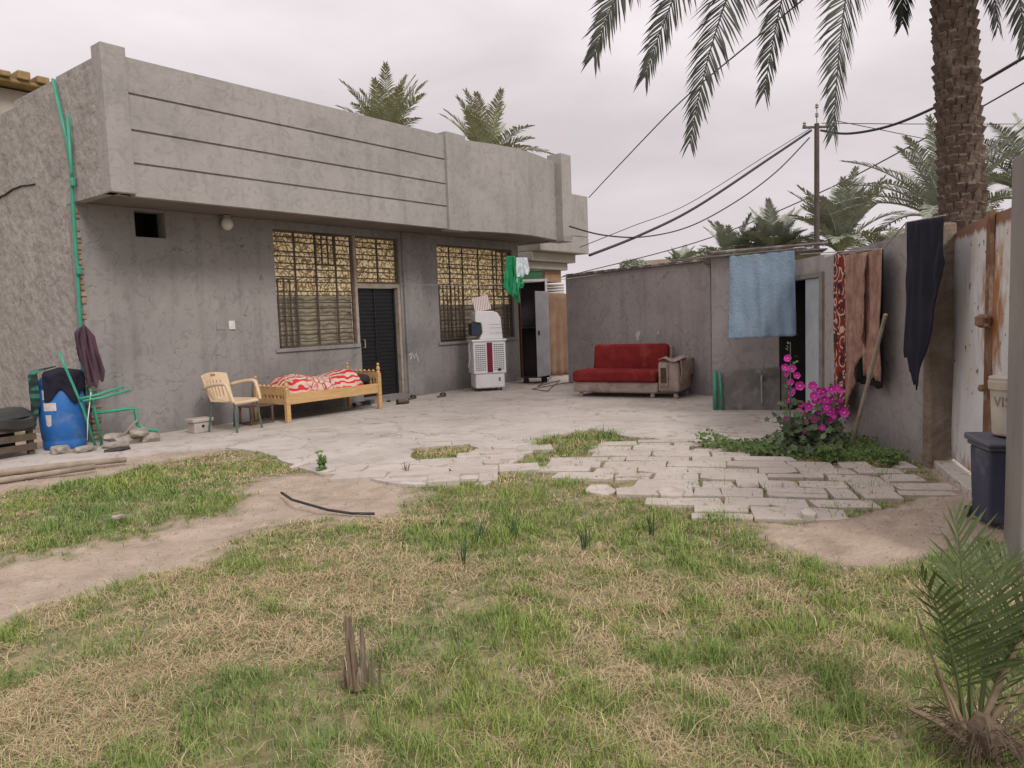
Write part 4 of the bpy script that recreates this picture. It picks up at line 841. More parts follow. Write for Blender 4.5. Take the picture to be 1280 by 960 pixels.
cu = bpy.data.curves.new('lettering','FONT'); cu.body = 'VISCOM'; cu.size = .095; cu.extrude = .0; cu.align_x = 'LEFT'
to = bpy.data.objects.new('tmp', cu); COL.objects.link(to); bpy.context.view_layer.update()
me = bpy.data.meshes.new_from_object(to.evaluated_get(bpy.context.evaluated_depsgraph_get())); bpy.data.objects.remove(to)
bm = bmesh.new(); bm.from_mesh(me); bmesh.ops.triangulate(bm,faces=bm.faces); bmesh.ops.subdivide_edges(bm,edges=bm.edges,cuts=1)
a0 = math.atan2(-bx.location.y,-bx.location.x)-.95
for v in bm.verts:
    r_ = .9*(.125+.0517*(v.co.y+.18))+.003; th = a0+v.co.x/.135; v.co = Vector((r_*math.cos(th), r_*math.sin(th), .19+v.co.y))
bm.to_mesh(me); bm.free(); me.materials.append(mat('faded_ink',(.16,.16,.15),(.25,.24,.22),20,.8,0)); o = bpy.data.objects.new('lettering', me); COL.objects.link(o); o.parent = bx
# ---- barrel, tank and pipe clutter at the left corner
BB = mat('blue_barrel_plastic',(.02,.12,.38),(.03,.16,.46),3,.55,.15,20,c3=(.10,.19,.36),s3=5,spec=.35)
bc = (3.97,10.36); br = empty('plastic_barrel','blue plastic barrel with torn white labels at the corner of the house','barrel',(bc[0],bc[1],0))
b = B(); b.lathe([(r_*.9,z_) for r_,z_ in [(.25,.0),(.265,.02),(.27,.10),(.262,.12),(.275,.14),(.288,.3),(.292,.5),(.286,.75),(.262,.78),(.272,.80),(.262,.86),(.23,.90),(.20,.92),(.05,.92)]],32); obj('body', b, BB, br, smooth=True)
th0 = math.atan2(-bc[1],-bc[0])
def sticker(th, z, pts, M):
    b = B(); b.v = [(.2665*math.cos(th+p[0]),.2665*math.sin(th+p[0]),z+p[1]) for p in pts]; b.f = [tuple(range(len(pts)))]; return obj('label_scrap', b, M, br)
STK_ = mat('torn_label',(.60,.60,.62),(.5,.45,.45),12,.7,0,c3=(.55,.3,.25),s3=14)
sticker(th0-.52,.50,[(-.28,0),(.0,0),(.30,0),(.30,.10),(.0,.10),(-.28,.10)],STK_) 
sticker(th0-.60,.30,[(-.12,.02),(0,-.0),(.12,.02),(.14,.15),(0,.15),(-.14,.15)],STK_); sticker(th0-.70,.64,[(-.12,0),(0,0),(.06,0),(.06,.12),(0,.12),(-.12,.12)],STK_)
# dark cloth and checked shirt thrown over the barrel
def drape(name, c, rr, z0, drop, a0, a1, M, label, cat, seed):
    def fn(u,v):
        a = a0+(a1-a0)*u; r = rr*min(1,v*3)+.015*math.sin(a*9+seed)*min(1,v*2)+.012*mnoise.noise(Vector((u*6,v*6,seed))); z = z0+.05*(1-min(1,v*3))-max(0,(v-.3))/.7*drop*(1+.25*math.sin(a*5+seed))
        return (c[0]+r*math.cos(a), c[1]+r*math.sin(a), z+.02*math.sin(u*17+seed)*v)
    b = B(); b.grid(fn, 36, 20); o = obj(name, b, M, base=(c[0],c[1],z0), smooth=True, solid=.012); tag(o,label,cat)
def plaid(t, co, mpn, col):
    w = nd(t,'ShaderNodeTexWave'); w.bands_direction='Z'; w.inputs['Scale'].default_value=3.2; t.links.new(mpn.outputs[0],w.inputs['Vector']); w2 = nd(t,'ShaderNodeTexWave'); w2.bands_direction='DIAGONAL'; w2.inputs['Scale'].default_value=2.1; w2.inputs['Distortion'].default_value=2; t.links.new(mpn.outputs[0],w2.inputs['Vector']); c = ramp_mix(t, mrange(t,w.outputs['Fac'],.35,.8,0,.85), (.02,.02,.03), col); return ramp_mix(t, mrange(t,w2.outputs['Fac'],.5,.7,0,.8), (.02,.025,.03), c)
PLD = mat('green_check_cloth',(.03,.20,.13),(.05,.16,.12),6,.9,.1,fn=plaid)
drape('dark_jacket', bc, .28, .97, .30, th0-.7, th0+1.6, BLKC, 'near black jacket draped over the top of the blue barrel','jacket', 2)
drape('checked_shirt', (bc[0]-.03,bc[1]), .29, .99, .52, th0-1.7, th0-.80, PLD, 'green and black checked shirt hanging down the left side of the blue barrel','shirt', 5)
PUR = mat('plum_cloth',(.10,.055,.075),(.07,.04,.055),4,.95,.2,40)
def jk(u,v):
    sh = min(1,v*4)**.6; w_ = .11*sh+.05*v; x = (u-.5)*2; fold = .035*math.sin(u*17+v*3)+.018*math.sin(u*31-v*5)
    drop = .60+.16*math.sin(u*3.1)+.05*math.sin(u*23)
    if u < .3: drop -= .30*(1-u/.3)
    t_ = Vector((.62,-.79,0)); n_ = Vector((-.36,-.93,0))
    p = Vector((4.22,10.12,1.53))+t_*(x*w_+.05*v*v)+n_*((.07+fold)*(1-x*x*.7)*sh)
    p.z -= drop*v+.02*mnoise.noise(Vector((u*6,v*6,1)))-.02*(1-x*x)
    return p
b = B(); b.grid(jk, 44, 30); o = obj('plum_jacket', b, PUR, base=(4.2,10.14,1.5), smooth=True, solid=.02); tag(o,'plum coloured jacket hanging at the corner of the house above the pipes','jacket')
def pipe(pts, r, label, M=GREEN, name='loose_pipe', cat='pipe'):
    b = B(); b.tube(pts, r, 8); o = obj(name, b, M, base=tuple(pts[0]), smooth=True); tag(o,label,cat); return o
pipe([(4.19,10.02,.0),(4.10,10.06,.5),(3.95,10.07,1.0),(3.90,10.12,1.24)],.018,'green pipe leaning across the front of the blue barrel')
pipe([(4.27,10.02,.0),(4.22,10.05,.6),(4.18,10.16,1.1)],.018,'green pipe standing just right of the leaning one')
pipe([(4.05,10.02,.63),(4.25,9.98,.66),(4.55,9.9,.74)],.016,'short green pipe tied level across the leaning pipes, the upper of two')
pipe([(4.08,10.0,.60),(4.28,9.95,.62),(4.62,9.88,.69)],.016,'short green pipe tied level across the leaning pipes, the lower of two')
pipe([(4.22,10.10,.42),(4.62,9.98,.44),(4.70,9.97,.43),(4.71,9.96,.22),(4.80,9.90,.14),(4.92,9.86,.12),(4.93,9.86,.0)],.022,'green pipe elbowing down to the ground over the rubble')
pipe([(4.18,9.99,.7),(4.11,9.98,.35),(4.08,9.97,.1)],.006,'thin pale cord tied round the green pipes',WHITE,'cord','cord')
# rubble
RUB = mat('concrete_rubble',(.40,.36,.31),(.30,.26,.22),5,.95,.4,20,c3=(.22,.18,.15),s3=4)
RS = [((4.52,9.92,.05),.20,.13,.07,'flat grey concrete chunk at the bottom of the rubble heap under the pipe'),((4.66,9.86,.13),.17,.11,.05,'long pale concrete chunk lying on top of the rubble heap'),((4.78,9.76,.05),.11,.08,.06,'squarish tan lump at the right of the rubble heap'),((4.40,9.95,.10),.12,.12,.05,'brownish lump at the left of the rubble heap'),
      ((4.3,9.7,.03),.16,.10,.04,'flat stone lying in front of the green pipes'),((3.95,9.75,.03),.12,.09,.04,'yellowish stone in front of the blue barrel'),((3.75,9.95,.04),.13,.10,.05,'grey stone at the left foot of the blue barrel')]
for i,(c,a,b_,d,l) in enumerate(RS):
    b = B(); b.rock((0,0,0),a,b_,d,i+1,i*1.3); o = obj('rubble_stone', b, RUB); o.location = c; tag(o,l,'stone','rubble at the corner of the house')
# brown sticks in rubble
pipe([(4.45,9.85,.10),(4.62,9.85,.26),(4.72,9.9,.30)],.012,'dry brown branch lying over the rubble heap',STK,'branch','branch')
# black tank on a timber crate at far left
TK = mat('black_tank_plastic',(.022,.024,.022),(.04,.042,.04),4,.45,.15,20,spec=.5); OLDW = mat('old_dark_timber',(.075,.055,.04),(.12,.09,.065),6,.9,.3,20)
tk = empty('timber_crate','old dark timber crate standing left of the blue barrel','crate',(3.1,10.4,0),R(8))
for z in (.06,.18,.30): obj('plank', B().box(-.55,.45,-.30,-.27,z,z+.08), OLDW, tk, bevel=.004)
for x in (-.5,-.02,.40): obj('upright', B().box(x-.03,x+.03,-.269,-.21,0,.42), OLDW, tk)
obj('top_board', B().box(-.56,.46,-.3,.3,.421,.45), OLDW, tk)
obj('back_board', B().box(-.55,.45,.2,.24,0,.42), DARK, tk)
b = B(); b.grid(lambda u,v: (-.58+1.02*u, -.33+.62*v, .455+.13*math.sin(math.pi*v)**.7*(1-.25*u)+.02*mnoise.noise(Vector((u*6,v*6,3)))), 20, 14)
b.grid(lambda u,v: (-.58+1.02*u, -.332-.01*math.sin(u*20), .458-.13*v+.02*math.sin(u*13)), 20, 5)
o = obj('black_tarp', b, TK, smooth=True, solid=.01); o.location = (3.1,10.4,0.01); o.rotation_euler=(0,0,R(8)); tag(o,'crumpled black plastic sheet over the timber crate','tarp')
pipe([(2.3,9.05,.03),(2.9,8.86,.04),(3.5,8.66,.035),(3.86,8.48,.03)],[.045,.04,.035,.03],'long pale wooden pole lying on the ground at the edge of the yard',STK,'wooden_pole','pole')
pipe([(2.2,8.6,.02),(2.9,8.5,.02),(3.5,8.42,.02)],.03,'grey strip of timber lying on the ground nearer the grass',STK,'timber_strip','timber')
b = B(); b.tube([(4.05,9.45,.0),(4.2,9.36,.015),(4.32,9.38,.01)],[.03,.045,.02],8); o = obj('dark_rag', b, SH, base=(4.05,9.45,0)); tag(o,'dark rag lying on the ground in front of the rubble','rag')
# hose in the grass
hp = [g(x,y) for x,y in ((352,618),(365,628),(385,634),(410,640),(440,643),(468,643))]
pipe([(p.x,p.y,.015+.01*math.sin(i)) for i,p in enumerate(hp)],.011,'black rubber hose half buried at the edge of the grass',SH,'hose','hose')
# loose slabs and stones
def loose(px_, a, b_, d, rz, label, seed, z=.02):
    q = g(*px_); bb = B(); rnd = random.Random(seed); n = 5
    P = [(a*math.cos(2*math.pi*k/n+rnd.uniform(-.3,.3)), b_*math.sin(2*math.pi*k/n+rnd.uniform(-.3,.3))) for k in range(n)]
    bb.prism(P,-d/2,d/2); o = obj('loose_slab', bb, SLAB_M, bevel=.008); o.location = (q.x,q.y,z); o.rotation_euler = (rnd.uniform(-.1,.1),rnd.uniform(-.12,.12),rz); tag(o,label,'stone slab','loose slabs round the paving')
loose((1010,646),.09,.06,.06,.3,'small wedge of stone at the front edge of the paving',1,.01)
loose((1168,578),.16,.12,.07,.8,'upturned stone slab leaning near the gate kerb',2,.06)
loose((752,612),.16,.13,.03,.2,'round worn slab half sunk in grass at the left of the paving',3,-.005)
loose((838,618),.16,.12,.05,.5,'pale square slab at the lower left corner of the paving',4,.0)
loose((375,582),.14,.06,.04,.1,'broken pale edging piece at the corner of the courtyard',5,.0)
loose((640,588),.14,.10,.03,.7,'loose pale slab lying in the grass between the two pavings',6,-.005)
loose((610,600),.16,.09,.03,.1,'loose slab sunk at the front of the left paving edge',7,-.01)
loose((410,590),.14,.05,.04,.2,'pinkish broken edging piece right of the corner weed',8,.0)
b = B(); q = g(148,650); b.rock((0,0,.0),.05,.03,.02,3); o = obj('white_stone', b, RUB); o.location=(q.x,q.y,.02); tag(o,'small pale stone lying in the left hand grass','stone')
# ---- tree stump
SPL = mat('weathered_stump',(.26,.195,.14),(.09,.062,.045),30,.95,1.0,60,c3=(.38,.31,.24),s3=22,stretch=(1,1,.12),bdist=.01)
sp = empty('tree_stump','splintered grey brown stump standing in the dry grass','stump',(1.86,2.30,.0))
def shard(b, c, r, h, lean, seed):
    rnd = random.Random(seed); n = 7
    ring = lambda z,rr: [(c[0]+lean[0]*z+rr*math.cos(2*math.pi*k/n)*rnd.uniform(.7,1.2), c[1]+lean[1]*z+rr*.7*math.sin(2*math.pi*k/n)*rnd.uniform(.7,1.2), z*h) for k in range(n)]
    R0 = [ring(0,r*1.15),ring(.35,r),ring(.7,r*.8),ring(.93,r*.5)]; base = len(b.v)
    for q in R0: b.v += q
    for i in range(3):
        for k in range(n): b.f.append((base+i*n+k,base+i*n+(k+1)%n,base+(i+1)*n+(k+1)%n,base+(i+1)*n+k))
    b.v.append((c[0]+lean[0]+rnd.uniform(-.01,.01),c[1]+lean[1],h)); t = len(b.v)-1
    for k in range(n): b.f.append((base+3*n+k,base+3*n+(k+1)%n,t))
b = B(); shard(b,(0,0),.028,.31,(-.012,.01),1); obj('splinter', b, SPL, sp)
for i,(c,r,h,l) in enumerate([((.025,-.03),.016,.27,(0,0)),((.045,-.055),.007,.23,(.005,-.005)),((.062,-.075),.006,.17,(.005,-.01)),((-.018,.025),.010,.14,(-.01,.01)),((.01,-.02),.024,.09,(0,0)),((.08,-.10),.005,.09,(.05,-.07)),((-.03,.0),.008,.10,(-.015,-.01)),((.015,.02),.009,.19,(.004,.006)),((.03,-.01),.007,.16,(-.004,.0)),((-.012,-.02),.008,.23,(-.012,.004)),((.05,-.02),.006,.10,(.02,.01))]): b = B(); shard(b,c,r,h,l,i+5); obj('splinter', b, SPL, sp)
# ================================================================== PALMS, PLANTS, WIRES
GRN = {}
def palm_mat(name, a, b_, rough=.55): return mat(name, a, b_, 3, rough, 0, spec=.4)
PALM_NEAR = palm_mat('palm_leaf_dark',(.018,.021,.012),(.042,.047,.028))
PALM_FAR = palm_mat('palm_leaf_hazy',(.26,.285,.225),(.35,.37,.30))  # paler and greyer: distance haze put into the leaf colour
PALM_OLIVE = palm_mat('palm_leaf_olive',(.27,.28,.17),(.36,.37,.24))
PALM_YOUNG = palm_mat('young_palm_leaf',(.065,.095,.03),(.12,.155,.055))
def frond(b, P, leaf=.4, n=60, w=.022, stem=.02, vee=.5, start=.12, droop=.25, seed=0, fwd=.9, hint=None):
    """P: bezier control points (3 or 4); leaflets on both sides of the midrib"""
    rnd = random.Random(seed); P = [Vector(p) for p in P]
    def bz(t):
        Q = P
        while len(Q) > 1: Q = [Q[i].lerp(Q[i+1],t) for i in range(len(Q)-1)]
        return Q[0]
    K = 14; pts = [bz(k/K) for k in range(K+1)]
    b.tube(pts, [stem*(1-.85*k/K) for k in range(K+1)], 4, False)
    for i in range(n):
        t = start+(1-start)*(i+rnd.uniform(-.3,.3))/n; t = min(max(t,0),.995); p = bz(t); d = (bz(min(1,t+.01))-bz(t-.01)).normalized()
        up = Vector((0,0,1)); side = d.cross(up)
        if side.length < .15: side = d.cross(Vector((.62,-.79,0)))
        if hint is not None: side = hint-d*hint.dot(d)
        side.normalize(); nrm = side.cross(d).normalized()
        L = leaf*(.45+.55*math.sin(math.pi*min(1,.15+(t-start)/(1-start)*.95)))*rnd.uniform(.85,1.1)
        if t > .93: L *= .75
        for s in (-1,1):
            k_ = rnd.uniform(.8,1.2); dirn = (side*s*(1.0)+d*fwd*k_*(.6+.4*t+1.8*t**6)+nrm*vee*rnd.uniform(.3,1.5)).normalized()
            mid = p+dirn*L*.55; tip = p+dirn*L-Vector((0,0,droop*L*rnd.uniform(.5,1.4)))
            wv = d.cross(dirn).cross(dirn).normalized()*w*.5
            if wv.length < 1e-4: wv = d*w*.5
            q = len(b.v); b.v += [tuple(p-wv*.6),tuple(p+wv*.6),tuple(mid+wv),tuple(mid-wv),tuple(tip)]; b.f += [(q,q+1,q+2,q+3),(q+3,q+2,q+4)]
BARK = mat('date_palm_bark',(.16,.115,.092),(.085,.062,.052),7,.95,.8,14,c3=(.25,.20,.17),s3=5,stretch=(1,1,1.6),bdist=.03)
def palm_trunk(P0, P1, r0, r1, scales=True, seed=0):
    P0, P1 = Vector(P0), Vector(P1); L = (P1-P0).length; b = B(); rnd = random.Random(seed)
    K = int(L/.10) if scales else 8
    b.tube([P0.lerp(P1,k/8) for k in range(9)],[r0*.9+(r1-r0)*k/8 for k in range(9)],14)
    if scales:       # leaf-base stubs in rings
        d = (P1-P0).normalized()
        for k in range(K):
            c = P0.lerp(P1,k/K); r = r0+(r1-r0)*k/K; m_ = 12
            for j in range(m_):
                a = 2*math.pi*(j+.5*(k%2)+rnd.uniform(-.15,.15))/m_; rad = Vector((math.cos(a),math.sin(a),0)); tg = Vector((-math.sin(a),math.cos(a),0)); ww = r*math.pi/m_*rnd.uniform(.8,1.15)
                lo = c+rad*r*.86; hi = c+rad*(r*rnd.uniform(1.0,1.13))+d*rnd.uniform(.09,.14); th = c+rad*r*.8+d*.15
                q = len(b.v); b.v += [tuple(lo-tg*ww),tuple(lo+tg*ww),tuple(hi+tg*ww*.6),tuple(hi-tg*ww*.6),tuple(th-tg*ww*.6),tuple(th+tg*ww*.6)]
                b.f += [(q,q+1,q+2,q+3),(q+3,q+2,q+5,q+4),(q,q+3,q+4),(q+1,q+5,q+2)]
    return b
def palm(label, base, crown, r, fr, leafmat, seed, leaf=.45, n=34, w=.05, length=2.6, scales=False, group=None, up=.55, nfr=22, spread=1.0, cat='palm tree'):
    t = empty('date_palm', label, cat, base, 0, group)
    obj('trunk', palm_trunk(base, crown, r, r*.85, scales, seed), BARK, t, world=True)
    b = B(); rnd = random.Random(seed); c = Vector(crown)
    if fr is None:
        for i in range(nfr):
            a = 2*math.pi*i/nfr*2.39996*nfr/(2*math.pi) ; el = abs(rnd.uniform(.02,1.0))**.7-(.18 if i%4 == 0 else 0); L = length*rnd.uniform(.8,1.15)
            h = Vector((math.cos(a),math.sin(a),0)); out_ = math.cos(el*1.45)*spread; upv = math.sin(el*1.45)
            p1 = c+h*L*.35*out_+Vector((0,0,L*(.30+.25*upv))); p2 = c+h*L*(.22+.70*out_)+Vector((0,0,L*(upv*1.0-.22*out_)))
            frond(b,[c,p1,p2],leaf,n,w,.03,.30,.1,.12,seed*50+i,.75)
    else:
        for i,P in enumerate(fr): frond(b,P,leaf,n,w,.03,.3,.12,.35,seed*50+i)
    obj('crown', b, leafmat, t, world=True)
    return t
# the big date palm behind the gate, its fronds hanging into the top of the view
cr_ = at(1178,-290,8.0); tb = at(1207,330,8.15); tb0 = tb+(tb-cr_)*((tb.z+.05)/(cr_.z-tb.z))
FR_ = []
for (x,y,D,bx_,by_) in ((742,72,6.3,800,-140),(806,98,6.8,880,-150),(862,180,7.0,905,-90),(955,118,7.6,990,-130),(1042,170,7.1,1050,-80),(1128,30,8.6,1130,-120),(1182,-25,7.2,1180,-200),(1248,35,8.2,1225,-150),(1282,60,7.4,1262,-140),(1330,20,7.6,1300,-160)):
    FR_.append([cr_, cr_.lerp(at(bx_,by_,D),.55)+Vector((0,0,.75)), at(bx_,by_,D), at(x,y,D)])
for i in range(10):
    a = .9+i*.62; h = Vector((math.cos(a),math.sin(a),0)); FR_.append([cr_, cr_+h*1.6+Vector((0,0,1.5)), cr_+h*3.3+Vector((0,0,.9-.2*(i%3)))])
bigp = empty('date_palm','tall date palm with a rough brown trunk rising behind the white gate','palm tree',(tb0.x,tb0.y,0))
obj('trunk', palm_trunk(tb0, cr_, .245, .19, True, 3), BARK, bigp, world=True)
for i,P_ in enumerate(FR_): b = B(); frond(b,P_,.54,150,.021,.026,.35,.08,.12,i+7,.85,Vector((.62+.25*math.sin(i*2.1),-.79+.25*math.cos(i*1.7),0)) if i < 10 else None); obj('frond', b, PALM_NEAR, bigp, world=True)
def gz(x,y,D): q = at(x,y,D); return q
def mk(label, x, y, D, leafmat, seed, length, leaf, w, n=26, nfr=22, group=None, r=.2, spread=1.0):
    c = at(x,y,D); palm(label,(c.x,c.y,0),tuple(c),r,None,leafmat,seed,leaf,n,w,length,group=group,nfr=nfr,spread=spread)
mk('olive green palm rising behind the parapet, the left of two',484,194,27,PALM_OLIVE,1,2.9,.55,.05,44,34)
mk('olive green palm behind the right part of the parapet',608,215,27,PALM_OLIVE,22,2.7,.55,.05,44,20)
GP = 'palms beyond the laundry wall'
mk('dense grey green palm standing just right of the utility pole',1050,318,24,PALM_FAR,3,2.4,.5,.045,50,42,GP)
mk('grey green palm just left of the utility pole',968,330,26,PALM_FAR,4,2.0,.5,.045,50,40,GP)
mk('grey green palm directly above the left edge of the blue towel',918,342,27,PALM_FAR,5,1.9,.5,.045,46,38,GP)
mk('low distant palm tuft furthest left, above the sofa wall coping',852,342,34,PALM_FAR,6,1.3,.4,.05,30,24,GP)
mk('large grey green palm close behind the trunk of the tall palm',1185,290,13.5,PALM_FAR,7,2.3,.34,.026,60,32,GP)
mk('grey green palm at the right edge behind the concrete post',1300,260,14,PALM_FAR,8,2.2,.34,.026,60,30,GP)
mk('low olive palm peeping over the wall between rugs and black garment',1112,345,15,PALM_OLIVE,9,1.15,.35,.03,36,22,GP)
# distant scrub along the left of that group
def tuft(label, x, y, D, w_, h_, seed):
    c = at(x,y,D); b = B(); rnd = random.Random(seed)
    for i in range(1200):
        v = Vector((rnd.gauss(0,1),rnd.gauss(0,1),rnd.gauss(0,1))).normalized()*rnd.random()**.4; v = Vector((v.x*w_,v.y*w_,v.z*h_)); p = c+v; d = Vector((rnd.uniform(-1,1),rnd.uniform(-1,1),rnd.uniform(-.4,1)))*.22; s = Vector((rnd.uniform(-1,1),rnd.uniform(-1,1),rnd.uniform(-1,1)))*.09
        b.add([p-s,p+s,p+d],[(0,1,2)])
    t = empty('shrub_tree',label,'tree',(c.x,c.y,0)); obj('crown', b, PALM_FAR, t, world=True); bb = B(); bb.tube([(c.x,c.y,0),(c.x,c.y,c.z)],[.2,.1],8); obj('trunk', bb, BARK, t, world=True)
tuft('tiny round distant tree just above the left end of the sofa wall',792,333,48,.9,.45,1)
tuft('grey green bush of foliage filling the gap left of the towel palms',885,330,36,1.1,.7,2)
fb = empty('distant_house','small pale block house far off above the sofa wall','house',(at(835,335,55).x,at(835,335,55).y,0)); c = at(835,325,55)
b = B(); b.box(c.x-1.2,c.x+1.2,c.y-1.3,c.y+1.3,-.05,c.z); obj('wall', b, TAN, fb, world=True)
b = B(); b.box(c.x-1.22,c.x-1.2,c.y-.5,c.y-.1,c.z-.6,c.z-.3); obj('window', b, DARK, fb, world=True)
# ---- young palm in the right foreground
yb = Vector((2.72,.26,-.02)); yp = empty('young_palm','young green date palm with stubby cut bases in the right foreground','palm',tuple(yb))
def Y(x,y,D): return at(x,y,D)
D0 = (yb-O).dot(fw)
YF = [([(1215,905),(1212,800),(1195,640)],D0,D0+.05,.30,34),([(1205,900),(1195,800),(1150,715)],D0,D0-.1,.22,24),([(1225,900),(1235,780),(1262,700)],D0,D0+.1,.26,26),([(1230,900),(1262,800),(1300,735)],D0,D0-.05,.22,20),([(1228,905),(1250,850),(1320,800)],D0,D0,.2,14),
      ([(1212,900),(1212,760),(1228,690)],D0+.05,D0+.25,.24,22)]
for i,(pp,da,db,lf,n) in enumerate(YF):
    pts = [Y(x,y,da+(db-da)*k/2) for k,(x,y) in enumerate(pp)]; b = B(); frond(b,pts,lf*.92,int(n*.9),.0095,.008,.55,.22,.05,i+3,1.0); obj('frond', b, PALM_YOUNG, yp, world=True)
DRYF = mat('dry_frond_stub',(.27,.21,.13),(.17,.125,.08),8,.9,.2,30)
for i,(a,e,r_) in enumerate((((1200,920),(1145,765),.006),((1205,915),(1170,840),.012),((1205,925),(1135,885),.012),((1225,910),(1285,780),.010),((1220,920),(1300,840),.009),((1210,915),(1190,830),.010),((1228,920),(1262,870),.008))):
    p, q = Y(*a,D0), Y(*e,D0+.05*(i%3-1)); b = B(); b.tube([p,p.lerp(q,.5)+Vector((0,0,.01)),q],[r_*1.3,r_,r_*.5],6); obj('cut_stalk', b, DRYF, yp, world=True)
b = B(); rnd = random.Random(2)
b.lathe([(.055,0),(.065,.04),(.055,.10),(.02,.15)],12,tuple(yb),.2,3)
FIB = mat('palm_fibre',(.15,.11,.075),(.09,.065,.045),10,.95,.4,40)
obj('trunk', b, FIB, yp, world=True)
b = B()
for i in range(260):
    a = rnd.uniform(0,6.28); r_ = rnd.uniform(.03,.12); p = yb+Vector((math.cos(a)*r_,math.sin(a)*r_,rnd.uniform(0,.14))); d = Vector((math.cos(a)*.10,math.sin(a)*.10,rnd.uniform(-.06,.1))); b.tube([p,p+d*.6,p+d+Vector((0,0,-.03))],.0018,3,False)
obj('fibre', b, FIB, yp, world=True)
# ---- hollyhock
HG = mat('hollyhock_leaf',(.06,.10,.045),(.14,.18,.09),8,.6,.1); HM = mat('magenta_petal',(.58,.03,.36),(.48,.025,.32),12,.6,.1,c3=(.66,.10,.45),s3=9); HY_ = mat('flower_centre',(.75,.55,.35),(.6,.45,.2),10,.7,0)
hb_ = Vector((7.75,2.28,0)); hk = empty('hollyhock','tall magenta flowering hollyhock at the edge of the paving below the rugs','flowering plant',tuple(hb_))
stems = [((986,560),(988,500),(988,428)),((1012,565),(1030,520),(1046,480)),((1022,565),(1026,520),(1018,490)),((1000,565),(1000,530),(1010,505)),((1030,562),(1042,540),(1053,500)),((995,565),(985,540),(982,480)),((1008,565),(1002,535),(1024,510)),((1016,565),(1036,530),(1034,495))]
Dh = (hb_-O).dot(fw); spts = []
for i,sx in enumerate(stems):
    pts = [Y(x,y,Dh+.06*((i*7)%5-2)) for x,y in sx]; pts[0].z = 0; b = B(); b.tube([pts[0],pts[0].lerp(pts[1],.6),pts[1],pts[2]],[.012,.01,.008,.004],6); obj('stem', b, HG, hk, world=True); spts.append(pts)
b = B(); rnd = random.Random(12)
def leaf_at(b, p, s, rnd, nrm=None):
    nrm = (nrm or Vector((rnd.uniform(-.7,.7)-.4,rnd.uniform(-.7,.7)-.3,rnd.uniform(.2,1)))).normalized(); a = nrm.orthogonal().normalized(); c = nrm.cross(a); ph = rnd.uniform(0,6.28); n = 10; q = len(b.v)
    b.v.append(tuple(p-nrm*s*.15)); 
    for k in range(n):
        t = 2*math.pi*k/n+ph; r_ = s*(.8+.25*math.cos(5*t)); b.v.append(tuple(p+a*math.cos(t)*r_+c*math.sin(t)*r_+nrm*rnd.uniform(-.1,.1)*s))
    for k in range(n): b.f.append((q,q+1+k,q+1+(k+1)%n))
for i in range(330):
    t = rnd.random(); P3 = rnd.choice(spts); p = P3[0].lerp(P3[1],min(1,t*1.5)) if t < .66 else P3[1].lerp(P3[2],(t-.66)*3); w_ = .20*(1-t)+.04
    p = p+Vector((rnd.uniform(-w_,w_),rnd.uniform(-w_,w_),rnd.uniform(-.03,.03))); p.z = max(p.z,.02); leaf_at(b,p,(.062*(1-t)+.018)*rnd.uniform(.7,1.2),rnd)
for i in range(170): p = hb_+Vector((rnd.gauss(0,.15),rnd.gauss(0,.15),abs(rnd.gauss(0,.16))+.02)); leaf_at(b,p,rnd.uniform(.025,.07),rnd)
obj('foliage', b, HG, hk, world=True)
bf = B(); n = 15
for k in range(5):
    a0 = 2*math.pi*k/5; q = len(bf.v); bf.v.append((0,0,0))
    for j in range(5):
        a = a0+(j-2)*.34; r_ = .042*(1 if abs(j-2) < 2 else .85); bf.v.append((r_*math.cos(a),r_*math.sin(a),.018+.004*(k%2)+.004*math.sin(j*2)))
    for j in range(4): bf.f.append((q,q+1+j,q+2+j))
fl_me = None
fpos = [(985,448),(990,462),(984,468),(996,470),(981,459),(992,488),(986,500),(990,492),(1000,482),(986,532),(992,540),(983,525),(1034,508),(1030,500),(1038,515),(1048,510),(1052,490),(1046,486),(1020,500),(1024,488),(1018,495),(1028,536),(1040,500),(995,528),(1056,516),(1012,508),(988,478),(1016,483),(998,515),(1006,528),(1010,520),(1002,505),(1008,540),(1018,524),(1024,515),(1036,524),(1042,520),(1040,487),(1050,500),(1030,490)]
for i,(x,y) in enumerate(fpos):
    p = Y(x,y,Dh-.08+.05*((i*5)%4-1)); I = FR[hk].inverted()@p
    if fl_me is None: o = obj('flower', bf, HM, hk, smooth=True); fl_me = o.data; bc_ = B(); bc_.lathe([(.006,0),(.008,.012),(.003,.02)],8); fc = _old_obj('flower_centre', bc_, HY_, o); fcm = fc.data
    else:
        o = bpy.data.objects.new('flower', fl_me); COL.objects.link(o); o.parent = hk
        fc = bpy.data.objects.new('flower_centre', fcm); COL.objects.link(fc); fc.parent = o
    o.location = I; n_ = (O-p).normalized()+Vector((rnd.uniform(-.5,.5),rnd.uniform(-.5,.5),rnd.uniform(-.2,.5))); o.rotation_euler = n_.to_track_quat('Z','Y').to_euler(); s_ = rnd.uniform(.65,1.15); o.scale = (s_,)*3
